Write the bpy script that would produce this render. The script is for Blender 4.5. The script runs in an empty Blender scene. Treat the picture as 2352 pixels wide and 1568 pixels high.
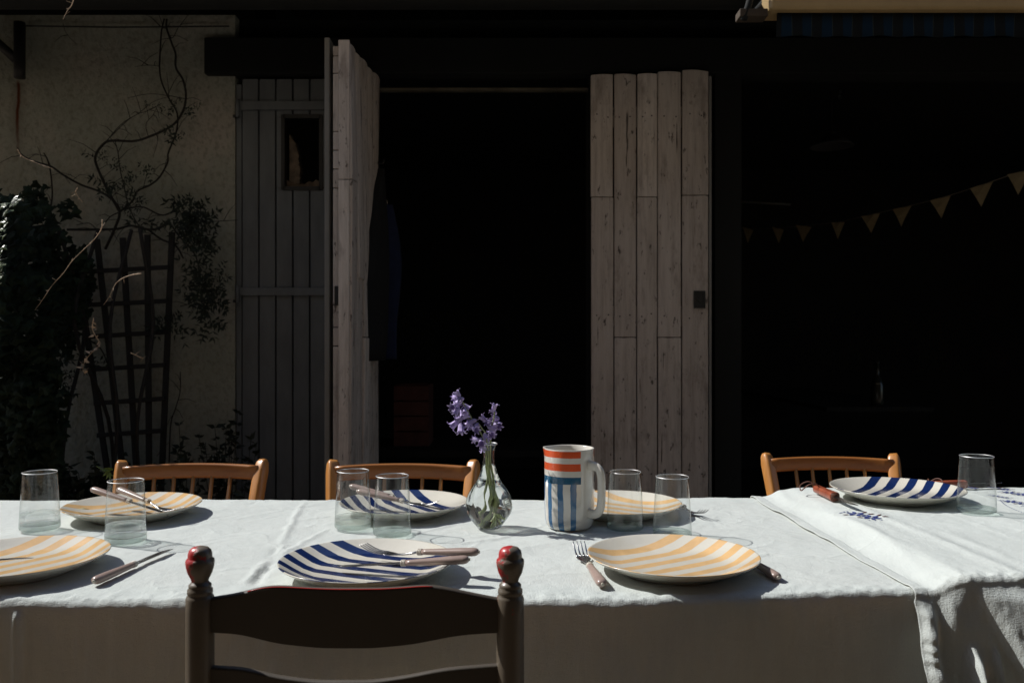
import bpy, bmesh, math, random
import numpy as np
from mathutils import Vector, Matrix, Euler
random.seed(7)
S = bpy.context.scene
COL = S.collection
R = math.radians
# ------------------------------------------------------------------ camera, world, sun
cam = bpy.data.objects.new('camera', bpy.data.cameras.new('camera')); COL.objects.link(cam)
cam.location = (0, 0, 1.13); cam.rotation_euler = (R(90), 0, 0)
cam.data.lens = 30.0; cam.data.sensor_width = 36; cam.data.clip_end = 400; cam.data.clip_start = .02
cam.data.dof.use_dof = True; cam.data.dof.focus_distance = 1.62; cam.data.dof.aperture_fstop = 9.0
S.camera = cam
SUN = Vector((-.99, .37, 1.04)).normalized()          # towards the sun
W = bpy.data.worlds.new("World"); S.world = W; W.use_nodes = True
nt = W.node_tree; bg = nt.nodes['Background']
sky = nt.nodes.new('ShaderNodeTexSky'); sky.sky_type = 'NISHITA'; sky.sun_disc = False
sky.sun_elevation = math.asin(SUN.z); sky.sun_rotation = math.atan2(SUN.x, SUN.y)
nt.links.new(sky.outputs[0], bg.inputs[0]); bg.inputs[1].default_value = 0.095
sl = bpy.data.lights.new('sun', 'SUN'); sl.energy = 5.0; sl.angle = R(.5); sl.color = (1, .975, .94)
sun = bpy.data.objects.new('sun', sl); COL.objects.link(sun)
sun.rotation_euler = SUN.to_track_quat('Z', 'Y').to_euler(); sun.location = (-6, 3, 8)
sl.cycles.is_caustics_light = True
S.view_settings.view_transform = 'Standard'; S.view_settings.look = 'None'
S.view_settings.exposure = -0.04; S.view_settings.gamma = 1
S.cycles.max_bounces = 14; S.cycles.transmission_bounces = 12; S.cycles.transparent_max_bounces = 24
S.cycles.diffuse_bounces = 5; S.cycles.sample_clamp_indirect = 6
S.cycles.use_denoising = True

F = 1960.0
def RZ(px, py, z):                 # design helper: a point at height z seen at a design pixel
    d = (1.13 - z) * F / (py - 784); return Vector(((px - 1176) / F * d, d, z))
def RD(px, py, d):
    return Vector(((px - 1176) / F * d, d, 1.13 - (py - 784) / F * d))

# ------------------------------------------------------------------ helpers
def setp(o, label=None, cat=None, group=None, kind=None):
    if label: o['label'] = label
    if cat: o['category'] = cat
    if group: o['group'] = group
    if kind: o['kind'] = kind
    return o
def empty(name, loc, label, cat, group=None, rot=(0, 0, 0)):
    o = bpy.data.objects.new(name, None); COL.objects.link(o); o.location = loc; o.rotation_euler = rot
    o.empty_display_size = .05
    return setp(o, label, cat, group)
def copy_tree(o, parent=None):
    c = o.copy(); COL.objects.link(c)
    if parent: c.parent = parent
    for ch in list(o.children): copy_tree(ch, c)
    return c
class MB:
    def __init__(s): s.v = []; s.f = []
    def add(s, v, f):
        n = len(s.v); s.v += [tuple(p) for p in v]; s.f += [tuple(i + n for i in q) for q in f]; return s
    def box(s, c, size, rot=None):
        x, y, z = [k / 2 for k in size]
        v = [Vector((a * x, b * y, d * z)) for a in (-1, 1) for b in (-1, 1) for d in (-1, 1)]
        if rot is not None: v = [rot @ p for p in v]
        c = Vector(c)
        return s.add([p + c for p in v], [(0, 1, 3, 2), (4, 6, 7, 5), (0, 4, 5, 1), (2, 3, 7, 6), (0, 2, 6, 4), (1, 5, 7, 3)])
    def bb(s, x0, x1, y0, y1, z0, z1):
        return s.box(((x0 + x1) / 2, (y0 + y1) / 2, (z0 + z1) / 2), (abs(x1 - x0), abs(y1 - y0), abs(z1 - z0)))
    def lathe(s, prof, n=32, c=(0, 0, 0), m=None, warp=None):
        v = []; f = []
        for r, z in prof:
            for k in range(n):
                a = 2 * math.pi * k / n
                rr = r if warp is None else warp(r, z, a)
                p = Vector((rr * math.cos(a), rr * math.sin(a), z))
                if m is not None: p = m @ p
                v.append(p + Vector(c))
        for i in range(len(prof) - 1):
            for k in range(n):
                f.append((i * n + k, i * n + (k + 1) % n, (i + 1) * n + (k + 1) % n, (i + 1) * n + k))
        return s.add(v, f)
    def sweep(s, pts, sec, up=(0, 0, 1), scales=None, caps=True, closed=True):
        pts = [Vector(p) for p in pts]; n = len(sec); v = []; f = []; up = Vector(up)
        side0 = None
        for i, p in enumerate(pts):
            t = (pts[min(i + 1, len(pts) - 1)] - pts[max(i - 1, 0)])
            if t.length < 1e-9: t = Vector((0, 0, 1))
            t.normalize()
            sd = t.cross(up)
            if sd.length < .05: sd = side0 if side0 is not None else t.cross(Vector((1, 0, .1)))
            sd.normalize()
            if side0 is not None and sd.dot(side0) < 0: sd = -sd
            side0 = sd; nn = sd.cross(t)
            k = scales[i] if scales is not None else 1
            kx, ky = k if isinstance(k, tuple) else (k, k)
            for a, b in sec: v.append(p + sd * (a * kx) + nn * (b * ky))
        m = n if closed else n - 1
        for i in range(len(pts) - 1):
            for k in range(m):
                f.append((i * n + k, i * n + (k + 1) % n, (i + 1) * n + (k + 1) % n, (i + 1) * n + k))
        if caps and closed:
            f.append(tuple(range(n))[::-1]); f.append(tuple((len(pts) - 1) * n + k for k in range(n)))
        return s.add(v, f)
    def tube(s, pts, r, n=6):
        rs = r if isinstance(r, (list, tuple)) else [r] * len(pts)
        return s.sweep(pts, circ(1, n), up=(.13, .31, .94), scales=rs)
    def build(s, name, mat, parent=None, smooth=False, bevel=0, seg=2, sub=0, fix=True):
        me = bpy.data.meshes.new(name); me.from_pydata(s.v, [], s.f)
        if fix:
            bm = bmesh.new(); bm.from_mesh(me); bmesh.ops.recalc_face_normals(bm, faces=bm.faces); bm.to_mesh(me); bm.free()
        return link(name, me, mat, parent, smooth, bevel, seg, sub)
def link(name, me, mat, parent=None, smooth=False, bevel=0, seg=2, sub=0):
    me.materials.append(mat)
    o = bpy.data.objects.new(name, me); COL.objects.link(o)
    if parent is not None: o.parent = parent
    if smooth: me.polygons.foreach_set('use_smooth', [True] * len(me.polygons))
    if bevel:
        b = o.modifiers.new('b', 'BEVEL'); b.width = bevel; b.segments = seg; b.limit_method = 'ANGLE'; b.angle_limit = R(35)
        me.polygons.foreach_set('use_smooth', [True] * len(me.polygons))
        w = o.modifiers.new('w', 'WEIGHTED_NORMAL'); w.keep_sharp = True
    if sub:
        b = o.modifiers.new('s', 'SUBSURF'); b.levels = sub; b.render_levels = sub
    return o
def circ(r, n, ry=None):
    ry = r if ry is None else ry
    return [(r * math.cos(2 * math.pi * k / n), ry * math.sin(2 * math.pi * k / n)) for k in range(n)]
def rrect(w, h, r, k=3):
    o = []
    for cx, cy, a0 in ((w/2-r, h/2-r, 0), (-w/2+r, h/2-r, 90), (-w/2+r, -h/2+r, 180), (w/2-r, -h/2+r, 270)):
        for i in range(k + 1):
            a = R(a0 + 90 * i / k); o.append((cx + r * math.cos(a), cy + r * math.sin(a)))
    return o
def spline(pts, n=6):              # Catmull-Rom through points
    P = [Vector(p) for p in pts]; P = [P[0] * 2 - P[1]] + P + [P[-1] * 2 - P[-2]]; out = []
    for i in range(1, len(P) - 2):
        for k in range(n):
            t = k / n; a, b, c, d = P[i - 1:i + 3]
            out.append(.5 * ((2 * b) + (c - a) * t + (2 * a - 5 * b + 4 * c - d) * t * t + (3 * b - a - 3 * c + d) * t ** 3))
    out.append(P[-2]); return out
# numpy value noise
_rs = np.random.RandomState(3); _T = _rs.rand(256, 256)
def vn(x, y):
    xi = np.floor(x).astype(int); yi = np.floor(y).astype(int); fx = x - xi; fy = y - yi
    fx = fx * fx * fx * (fx * (fx * 6 - 15) + 10); fy = fy * fy * fy * (fy * (fy * 6 - 15) + 10)
    g = lambda a, b: _T[a & 255, b & 255]
    return ((g(xi, yi) * (1 - fx) + g(xi + 1, yi) * fx) * (1 - fy) + (g(xi, yi + 1) * (1 - fx) + g(xi + 1, yi + 1) * fx) * fy) * 2 - 1
def fbm(x, y, o=4, g=.5):
    s = 0; a = 1
    for k in range(o): s = s + a * vn(x * 2 ** k + 17.3 * k, y * 2 ** k + 9.1 * k); a *= g
    return s
def sst(a, b, x): t = np.clip((x - a) / (b - a), 0, 1); return t * t * (3 - 2 * t)

# ------------------------------------------------------------------ materials
class NM:
    def __init__(s, name, rough=.6, spec=.5):
        s.m = bpy.data.materials.new(name); s.m.use_nodes = True; s.t = s.m.node_tree
        s.b = s.t.nodes['Principled BSDF']; s.b.inputs['Roughness'].default_value = rough
        s.b.inputs['Specular IOR Level'].default_value = spec
        s.c = s.n('ShaderNodeTexCoord')
    def n(s, ty, **kw):
        x = s.t.nodes.new(ty)
        for k, v in kw.items(): setattr(x, k, v)
        return x
    def l(s, a, b): s.t.links.new(a, b)
    def noise(s, scale=5, detail=4, rough=.6, stretch=None, src='Object', off=(0, 0, 0)):
        mp = s.n('ShaderNodeMapping'); mp.inputs['Scale'].default_value = stretch or (1, 1, 1); mp.inputs['Location'].default_value = off
        s.l(s.c.outputs[src], mp.inputs[0])
        x = s.n('ShaderNodeTexNoise'); x.inputs['Scale'].default_value = scale; x.inputs['Detail'].default_value = detail
        x.inputs['Roughness'].default_value = rough; s.l(mp.outputs[0], x.inputs['Vector']); return x.outputs['Fac']
    def ramp(s, src, stops):
        r = s.n('ShaderNodeValToRGB'); e = r.color_ramp.elements
        while len(e) < len(stops): e.new(.5)
        for el, (p, c) in zip(e, stops): el.position = p; el.color = (*c, 1) if not isinstance(c, float) else (c, c, c, 1)
        s.l(src, r.inputs[0]); return r.outputs[0]
    def mix(s, fac, a, b, mode='MIX'):
        x = s.n('ShaderNodeMix', data_type='RGBA', blend_type=mode)
        for sock, v in ((x.inputs[0], fac), (x.inputs[6], a), (x.inputs[7], b)):
            if hasattr(v, 'is_linked'): s.l(v, sock)
            elif isinstance(v, (tuple, list)): sock.default_value = (*v, 1)
            else: sock.default_value = v
        return x.outputs[2]
    def math(s, op, a, b=0.0, c=None):
        x = s.n('ShaderNodeMath', operation=op)
        for i, v in enumerate((a, b) if c is None else (a, b, c)):
            if hasattr(v, 'is_linked'): s.l(v, x.inputs[i])
            else: x.inputs[i].default_value = v
        return x.outputs[0]
    def col(s, v):
        if hasattr(v, 'is_linked'): s.l(v, s.b.inputs['Base Color'])
        else: s.b.inputs['Base Color'].default_value = (*v, 1)
        return s
    def rough(s, v): s.l(v, s.b.inputs['Roughness'])
    def bump(s, h, dist=.002, strength=1.0, prev=None):
        x = s.n('ShaderNodeBump'); x.inputs['Distance'].default_value = dist; x.inputs['Strength'].default_value = strength
        s.l(h, x.inputs['Height'])
        if prev is not None: s.l(prev, x.inputs['Normal'])
        s.l(x.outputs[0], s.b.inputs['Normal']); return x.outputs[0]
    def xyz(s, src='Object'):
        x = s.n('ShaderNodeSeparateXYZ'); s.l(s.c.outputs[src], x.inputs[0]); return x.outputs
def simple(name, c, rough=.6, var=.25, scale=20, stretch=None, bump=0, spec=.5, metal=0):
    m = NM(name, rough, spec); n = m.noise(scale, 5, .6, stretch)
    m.col(m.ramp(n, [(.3, tuple(k * (1 - var) for k in c)), (.7, tuple(min(1, k * (1 + var)) for k in c))]))
    if bump: m.bump(n, bump)
    m.b.inputs['Metallic'].default_value = metal
    return m.m
def m_linen(name, c):
    m = NM(name, .93, .15)
    n = m.noise(9, 4); m.col(m.ramp(n, [(.3, tuple(k * .93 for k in c)), (.7, c)]))
    a = m.noise(520, 3, .7, (1, .25, .25)); b = m.noise(520, 3, .7, (.25, 1, 1)); w = m.math('ADD', a, b)
    p = m.bump(w, .0009); q = m.noise(70, 4, .6, (1, 1, 1)); nn = m.bump(q, .0010, .8, p)
    # crumple lines: edges of a warped cell pattern, broken up by noise
    wp = m.n('ShaderNodeTexNoise'); wp.inputs['Scale'].default_value = 11; wp.inputs['Detail'].default_value = 3; m.l(m.c.outputs['Object'], wp.inputs['Vector'])
    ad = m.mix(.09, m.c.outputs['Object'], wp.outputs['Color'], 'ADD')
    vo = m.n('ShaderNodeTexVoronoi', feature='DISTANCE_TO_EDGE'); vo.inputs['Scale'].default_value = 8.5; m.l(ad, vo.inputs['Vector'])
    ln = m.ramp(vo.outputs['Distance'], [(0.0, 1.0), (.05, .35), (.14, 0.0)])
    lm = m.math('MULTIPLY', ln, m.ramp(m.noise(5, 3, .6, off=(4, 4, 4)), [(.42, 0.0), (.62, 1.0)]))
    nn = m.bump(lm, .0012, .8, nn)
    tl = m.n('ShaderNodeBsdfTranslucent'); m.l(m.ramp(m.noise(60, 4, .7, (1, 1, .12)), [(.3, (.58, .43, .31)), (.7, (.82, .66, .51))]), tl.inputs[0]); m.l(nn, tl.inputs['Normal'])
    mx = m.n('ShaderNodeMixShader'); mx.inputs[0].default_value = .22; m.l(m.b.outputs[0], mx.inputs[1]); m.l(tl.outputs[0], mx.inputs[2])
    m.l(mx.outputs[0], m.t.nodes['Material Output'].inputs[0])
    return m.m
M_LIN = m_linen('white_linen', (.72, .775, .745)); M_LIN2 = m_linen('white_embroidered_linen', (.72, .775, .748))
def m_plate(name, stripe, sh=0.0, limv=.077):
    m = NM(name, .18, .5); x = m.xyz()
    w = m.math('MULTIPLY', m.math('SUBTRACT', m.noise(7, 2), .5), .007)
    y = m.math('ADD', x[1], w)
    u = m.math('MODULO', m.math('ADD', y, .125 + .019 + .38 - sh), .038)          # 0..0.038, stripe centred at .019
    e = m.math('ABSOLUTE', m.math('SUBTRACT', u, .019))
    on = m.math('MULTIPLY', m.math('SUBTRACT', m.math('MULTIPLY_ADD', m.noise(22, 3, .6, off=(2, 2, 2)), .0042, .0076), e), 1100); on.node.use_clamp = True
    lim = m.math('MULTIPLY', m.math('SUBTRACT', limv, y), 2000); lim.node.use_clamp = True
    top = m.math('MULTIPLY', m.math('SUBTRACT', x[2], -.004), 1)            # painted on the upper face only
    nz = m.n('ShaderNodeSeparateXYZ'); m.l(m.c.outputs['Normal'], nz.inputs[0])
    up = m.math('MULTIPLY', m.math('SUBTRACT', nz.outputs[2], .25), 20); up.node.use_clamp = True
    k = m.math('MULTIPLY', m.math('MULTIPLY', on, lim), up)
    sc = m.mix(m.noise(30, 4), tuple(c * .7 for c in stripe), tuple(min(1, c * 1.25) for c in stripe))
    m.col(m.mix(k, m.mix(m.noise(12, 3), (.64, .61, .52), (.72, .69, .60)), sc))
    m.b.inputs['Coat Weight'].default_value = .6; m.b.inputs['Coat Roughness'].default_value = .05
    m.bump(m.noise(60, 2), .0004)
    return m.m
M_PB = m_plate('blue_striped_glaze', (.009, .024, .10), .016, .094); M_PY = m_plate('yellow_striped_glaze', (.76, .49, .23), .031, .1085)
def m_wood(name, a, b, rough=.35, ax=(1, 1, .12), coat=.3):
    m = NM(name, rough, .5); n = m.noise(30, 6, .65, ax); n2 = m.noise(6, 3)
    m.col(m.mix(m.math('MULTIPLY', n2, .35), m.ramp(n, [(.3, a), (.7, b)]), tuple(k * .6 for k in a)))
    m.bump(n, .0005); m.b.inputs['Coat Weight'].default_value = coat; m.b.inputs['Coat Roughness'].default_value = .2
    return m.m
M_HONEY = m_wood('honey_beech', (.44, .18, .040), (.66, .30, .085))
M_HONEYX = m_wood('honey_beech_rail', (.30, .105, .024), (.50, .20, .05), ax=(.12, 1, 1))
def m_painted(name, red_amount, cxx=None, zz=0.0, dk=1.0):
    m = NM(name, .42, .5)
    n = m.noise(38, 5, .65); n2 = m.noise(9, 3, .5, off=(3, 1, 2))
    nv = m.math('ADD', m.math('MULTIPLY', n, .45), m.math('MULTIPLY', n2, .55))
    if cxx is not None:
        q = m.xyz(); nv = m.math('ADD', nv, m.math('MULTIPLY', m.math('SUBTRACT', q[0], cxx), 7.0))
        if zz: nv = m.math('ADD', nv, m.math('MULTIPLY', m.math('SUBTRACT', .862, q[2]), zz))
    k = m.ramp(nv, [(red_amount - .012, 0.0), (red_amount + .012, 1.0)])
    m.col(m.mix(k, (.42, .012, .012), m.mix(m.noise(15, 3), tuple(dk * q_ for q_ in (.115, .092, .066)), tuple(dk * q_ for q_ in (.155, .124, .09)))))
    p_ = m.bump(k, .0006, .5, None); m.bump(m.noise(90, 4, .7, (1, 1, .08)), .0005, .7, p_); m.b.inputs['Coat Weight'].default_value = .3; m.b.inputs['Coat Roughness'].default_value = .2
    return m.m
M_TAUPE = m_painted('chipped_taupe_paint', .345); M_SLAT = m_painted('shaded_taupe_paint', .30, dk=.45); M_SLAT.node_tree.nodes['Principled BSDF'].inputs['Coat Weight'].default_value = 0; M_SLAT.node_tree.nodes['Principled BSDF'].inputs['Roughness'].default_value = .6  # slats: same taupe as the posts, darkened to stand in for shade
M_WORN = {-1: m_painted('taupe_paint_worn_to_red', .56, -.1925), 1: m_painted('taupe_paint_rubbed_at_the_tip', .45, .193, 5.0)}
M_REDP = simple('red_undercoat', (.50, .02, .015), .25, .1)
M_HANDLE = simple('taupe_handle', (.32, .235, .20), .28, .07, 60)
M_COLLAR = simple('cream_collar', (.55, .5, .42), .3, .1)
def m_metal():
    m = NM('worn_steel', .22); m.b.inputs['Metallic'].default_value = 1
    n = m.noise(80, 4, .6, (.2, 1, 1)); m.col(m.ramp(n, [(.3, (.42, .41, .40)), (.7, (.62, .61, .59))]))
    m.rough(m.ramp(n, [(.2, .14), (.8, .34)])); return m.m
M_STEEL = m_metal()
def m_shell(name, tint=(.988, .995, .992), wav=.0004, k=1.0):
    m = bpy.data.materials.new(name); m.use_nodes = True; t = m.node_tree; t.nodes.clear()
    N = t.nodes.new; L = t.links.new
    out = N('ShaderNodeOutputMaterial'); tr = N('ShaderNodeBsdfTransparent'); gl = N('ShaderNodeBsdfGlossy')
    gl.inputs['Roughness'].default_value = .05
    lw = N('ShaderNodeLayerWeight'); lw.inputs[0].default_value = .5
    pw = N('ShaderNodeMath'); pw.operation = 'POWER'; pw.inputs[1].default_value = 3.4; L(lw.outputs['Facing'], pw.inputs[0])
    ma = N('ShaderNodeMath'); ma.operation = 'MULTIPLY_ADD'; ma.inputs[1].default_value = .80 * k; ma.inputs[2].default_value = .05 * k; L(pw.outputs[0], ma.inputs[0])
    c = N('ShaderNodeTexCoord'); no = N('ShaderNodeTexNoise'); no.inputs['Scale'].default_value = 60; no.inputs['Detail'].default_value = 2
    mp = N('ShaderNodeMapping'); mp.inputs['Scale'].default_value = (1, 1, .35); L(c.outputs['Object'], mp.inputs[0]); L(mp.outputs[0], no.inputs['Vector'])
    bp = N('ShaderNodeBump'); bp.inputs['Distance'].default_value = wav; L(no.outputs['Fac'], bp.inputs['Height']); L(bp.outputs[0], gl.inputs['Normal'])
    # absorption grows where the wall is seen edge-on
    mc = N('ShaderNodeMix'); mc.data_type = 'RGBA'; mc.inputs[6].default_value = (*tint, 1); mc.inputs[7].default_value = (tint[0] * .62, tint[1] * .68, tint[2] * .66, 1)
    L(pw.outputs[0], mc.inputs[0]); L(mc.outputs[2], tr.inputs[0])
    mx = N('ShaderNodeMixShader'); L(ma.outputs[0], mx.inputs[0]); L(tr.outputs[0], mx.inputs[1]); L(gl.outputs[0], mx.inputs[2]); 
    g2 = N('ShaderNodeBsdfGlossy'); g2.inputs['Roughness'].default_value = .26
    n2 = N('ShaderNodeTexNoise'); n2.inputs['Scale'].default_value = 90; n2.inputs['Detail'].default_value = 4
    m2 = N('ShaderNodeMapping'); m2.inputs['Scale'].default_value = (1, 1, .12); L(c.outputs['Object'], m2.inputs[0]); L(m2.outputs[0], n2.inputs['Vector'])
    r2 = N('ShaderNodeMapRange'); r2.inputs[1].default_value = .42; r2.inputs[2].default_value = .75; r2.inputs[3].default_value = .0; r2.inputs[4].default_value = .07 * k; L(n2.outputs['Fac'], r2.inputs[0])
    mx2 = N('ShaderNodeMixShader'); L(r2.outputs[0], mx2.inputs[0]); L(mx.outputs[0], mx2.inputs[1]); L(g2.outputs[0], mx2.inputs[2]); L(mx2.outputs[0], out.inputs[0])
    return m
def m_refr(name, ior, col=(1, 1, 1), rough=0, wav=0, scale=50, clear=0):
    m = bpy.data.materials.new(name); m.use_nodes = True; t = m.node_tree; t.nodes.clear()
    out = t.nodes.new('ShaderNodeOutputMaterial'); g = t.nodes.new('ShaderNodeBsdfGlass'); g.inputs['IOR'].default_value = ior
    g.inputs['Color'].default_value = (*col, 1); g.inputs['Roughness'].default_value = rough; t.links.new(g.outputs[0], out.inputs[0])
    if clear:
        tr = t.nodes.new('ShaderNodeBsdfTransparent'); tr.inputs[0].default_value = (*col, 1); mx = t.nodes.new('ShaderNodeMixShader'); mx.inputs[0].default_value = clear
        t.links.new(g.outputs[0], mx.inputs[1]); t.links.new(tr.outputs[0], mx.inputs[2]); t.links.new(mx.outputs[0], out.inputs[0])
    if wav:
        c = t.nodes.new('ShaderNodeTexCoord'); no = t.nodes.new('ShaderNodeTexNoise'); no.inputs['Scale'].default_value = scale
        bp = t.nodes.new('ShaderNodeBump'); bp.inputs['Distance'].default_value = wav
        t.links.new(c.outputs['Object'], no.inputs['Vector']); t.links.new(no.outputs['Fac'], bp.inputs['Height']); t.links.new(bp.outputs[0], g.inputs['Normal'])
    return m
M_SHELL = m_shell('thin_clear_glass'); M_VSHELL = m_shell('vase_glass', (.995, 1, .996), .0003, .75)
M_BASEG = m_refr('green_tinted_glass', 1.45, (.945, .985, .970), 0, .0013, 130, .62)
M_RIM = m_refr('glass_rim', 1.5, (.97, .99, .985))
_t = M_RIM.node_tree; _g = _t.nodes.new('ShaderNodeBsdfGlossy'); _g.inputs['Roughness'].default_value = .45; _x = _t.nodes.new('ShaderNodeMixShader'); _x.inputs[0].default_value = .55
_t.links.new(_t.nodes['Glass BSDF'].outputs[0], _x.inputs[1]); _t.links.new(_g.outputs[0], _x.inputs[2]); _t.links.new(_x.outputs[0], _t.nodes['Material Output'].inputs[0])
M_WATER = m_refr('still_water', 1.33, (.995, 1, .998), 0, .0003, 40, .6)
M_VWATER = m_refr('vase_water', 1.33, (.985, .995, .99), 0, .0002, 60, 0)
M_STEM = simple('flower_stem_green', (.30, .34, .15), .5, .3)
M_PETAL = simple('bluebell_petal', (.40, .32, .56), .55, .35, 90)
# building
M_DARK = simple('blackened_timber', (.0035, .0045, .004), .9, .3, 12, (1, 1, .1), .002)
M_ROOMW = simple('near_black_interior', (.010, .0105, .010), .9, .3, 5)  # near-black base for room walls, floor, bench and shelf
def m_plaster():
    m = NM('old_olive_render', .95, .1); n = m.noise(2.6, 5, .6); f = m.noise(48, 4, .7, (1, 1, .8))
    c = m.ramp(n, [(.28, (.28, .295, .25)), (.5, (.335, .34, .29)), (.72, (.41, .375, .325))])
    c = m.mix(m.ramp(f, [(.30, .8), (.52, 0.0)]), c, (.20, .20, .16))
    x = m.xyz(); z = x[2]
    s = m.math('ABSOLUTE', m.math('SUBTRACT', x[0], m.math('MULTIPLY_ADD', m.noise(6, 2, .5, (.1, .1, 1)), .05, -2.285)))
    k1 = m.math('MULTIPLY', m.math('SUBTRACT', .045, s), 30); k1.node.use_clamp = True
    k2 = m.math('MULTIPLY', m.math('SUBTRACT', .010, s), 150); k2.node.use_clamp = True
    zz = m.math('MULTIPLY', m.math('SUBTRACT', 2.33, z), 40); zz.node.use_clamp = True
    z2 = m.math('MULTIPLY', m.math('SUBTRACT', z, 1.95), 5); z2.node.use_clamp = True
    zk = m.math('MULTIPLY', zz, z2)
    c = m.mix(m.math('MULTIPLY', m.math('MULTIPLY', k1, zk), .5), c, (.17, .15, .12))
    c = m.mix(m.math('MULTIPLY', k2, zk), c, (.11, .035, .015))
    m.col(c); p = m.bump(f, .010); m.bump(m.noise(14, 3), .012, .6, p); return m.m
M_PLAST = m_plaster()
def m_planks():
    m = NM('weathered_whitewash_planks', .85, .2)
    g = m.noise(34, 7, .78, (1, 1, .07)); b = m.noise(7, 5, .7, (1.6, 1.6, .55)); k = m.noise(34, 5, .75, (1, 1, .35), off=(5, 5, 5)); cr = m.noise(48, 4, .6, (1, 1, .045), off=(9, 3, 1))
    geo = m.n('ShaderNodeNewGeometry')
    c = m.ramp(g, [(.30, (.38, .33, .295)), (.52, (.66, .59, .535)), (.70, (.78, .71, .66))])
    c = m.mix(m.math('MULTIPLY', geo.outputs['Random Per Island'], .45), c, (.30, .245, .21))
    c = m.mix(m.ramp(b, [(.54, 0.0), (.70, .6)]), c, (.19, .15, .125))
    c = m.mix(m.ramp(k, [(.60, 0.0), (.65, .9)]), c, (.06, .048, .04))
    c = m.mix(m.ramp(cr, [(.66, 0.0), (.70, .9)]), c, (.05, .04, .035))
    m.col(c); p = m.bump(g, .003); m.bump(cr, .0015, .6, p); return m.m
M_PLANK = m_planks()
M_GREY = simple('slate_grey_door_paint', (.135, .145, .152), .7, .18, 14, (1, 1, .3), .001)
M_GREYE = simple('pale_grey_shutter_edge', (.22, .215, .20), .7, .12, 14, (1, 1, .3), .001)
M_IRON = simple('dark_iron', (.018, .018, .018), .55, .3, 30)
M_STONE = simple('crumbling_lime_edge', (.20, .155, .115), .95, .45, 24, None, .01)
M_TRELL = simple('dark_stained_slat', (.014, .013, .012), .8, .3, 20)
M_BARK = simple('vine_bark', (.020, .017, .014), .9, .4, 40)
M_TWIG = simple('dry_twig', (.60, .44, .30), .8, .3, 60)
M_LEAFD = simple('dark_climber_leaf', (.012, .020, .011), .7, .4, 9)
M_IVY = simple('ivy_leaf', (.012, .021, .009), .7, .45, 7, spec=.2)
M_GRAVEL = simple('gravel_and_dust', (.20, .155, .11), .95, .35, 60, None, .01)
M_BOUNCE = simple('bounce_house_render', (.56, .43, .29), .95, .12, 3, None, .01)  # warm render of the unseen house added for bounce light
M_BROWN = simple('dark_brown_timber', (.05, .035, .022), .85, .3, 10)  # shared by the awning bracket and the unseen sky blocker
M_BEIGE = simple('beige_awning_casing', (.36, .25, .115), .5, .08, 10)
M_NAVY = simple('navy_coat_cloth', (.012, .022, .075), .9, .2, 30)
M_FLAG = simple('ochre_bunting_cloth', (.30, .23, .125), .9, .15, 30)
M_STRING = simple('pale_cord', (.15, .12, .09), .9)
M_BLACK = simple('black_fabric', (.004, .0045, .005), .9, .2)
M_AWN = NM('blue_black_awning_stripes', .9, .2)
_x = M_AWN.xyz(); _u = M_AWN.math('MODULO', M_AWN.math('ADD', _x[0], 10.0), .0672)
M_AWN.col(M_AWN.mix(M_AWN.math('GREATER_THAN', _u, .0336), (.006, .008, .010), M_AWN.mix(M_AWN.math('GREATER_THAN', _u, .0655), (.003, .015, .034), (.04, .045, .04)))); M_AWN = M_AWN.m
M_KNIFEW = m_wood('redwood_handle', (.20, .040, .018), (.36, .085, .035), .4)
M_LEATH = simple('brown_leather_lace', (.10, .035, .018), .6, .2)

# ------------------------------------------------------------------ ground
g = MB(); g.add([(-150, -150, 0), (150, -150, 0), (150, 150, 0), (-150, 150, 0)], [(0, 1, 2, 3)])
setp(g.build('ground', M_GRAVEL), kind='structure', label='gravel yard ground')

# ------------------------------------------------------------------ tables under the cloths
def ynear(x): return 1.235 + .046 * sst(.05, .62, x) - .006 * sst(-.4, -1.2, x)
def yfar(x): return 1.992 + .028 * sst(.0, .6, x)
TZ = .76
CR = np.random.RandomState(11)
CREASE = []
def crease(x0, y0, x1, y1, a, w): CREASE.append((x0, y0, x1, y1, a, w))
P = lambda px, py: RZ(px, py, TZ)
for (a, b, c, d, amp, w) in [(702, 1150, 640, 1255, .0022, .006), (640, 1255, 583, 1345, -.0035, .008), (560, 1340, 655, 1250, .0030, .007), (60, 1375, 75, 1385, .003, .006), (1045, 1252, 1170, 1232, .002, .004), (1150, 1235, 1250, 1205, .0018, .004),
        (1000, 1250, 1160, 1265, .0018, .004), (480, 1310, 700, 1290, .0012, .004), (1180, 1163, 1240, 1163, .001, .003), (1480, 1210, 1560, 1210, .0018, .005), (1560, 1185, 1700, 1200, .0012, .005), (900, 1240, 1060, 1200, .0015, .005), (1730, 1270, 1960, 1290, .0012, .005), (600, 1300, 760, 1210, .0015, .006)]:
    p, q = P(a, b), P(c, d); crease(p.x, p.y, q.x, q.y, amp, w)
for k in range(170):
    x0 = CR.uniform(-1.2, .6); y0 = CR.uniform(1.24, 1.99); an = CR.normal(.45, .5); L = CR.uniform(.03, .16)
    crease(x0, y0, x0 + L * math.cos(an), y0 + L * math.sin(an), CR.uniform(.0003, .0011) * (1 if CR.rand() < .7 else -1), CR.uniform(.002, .006))
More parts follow.
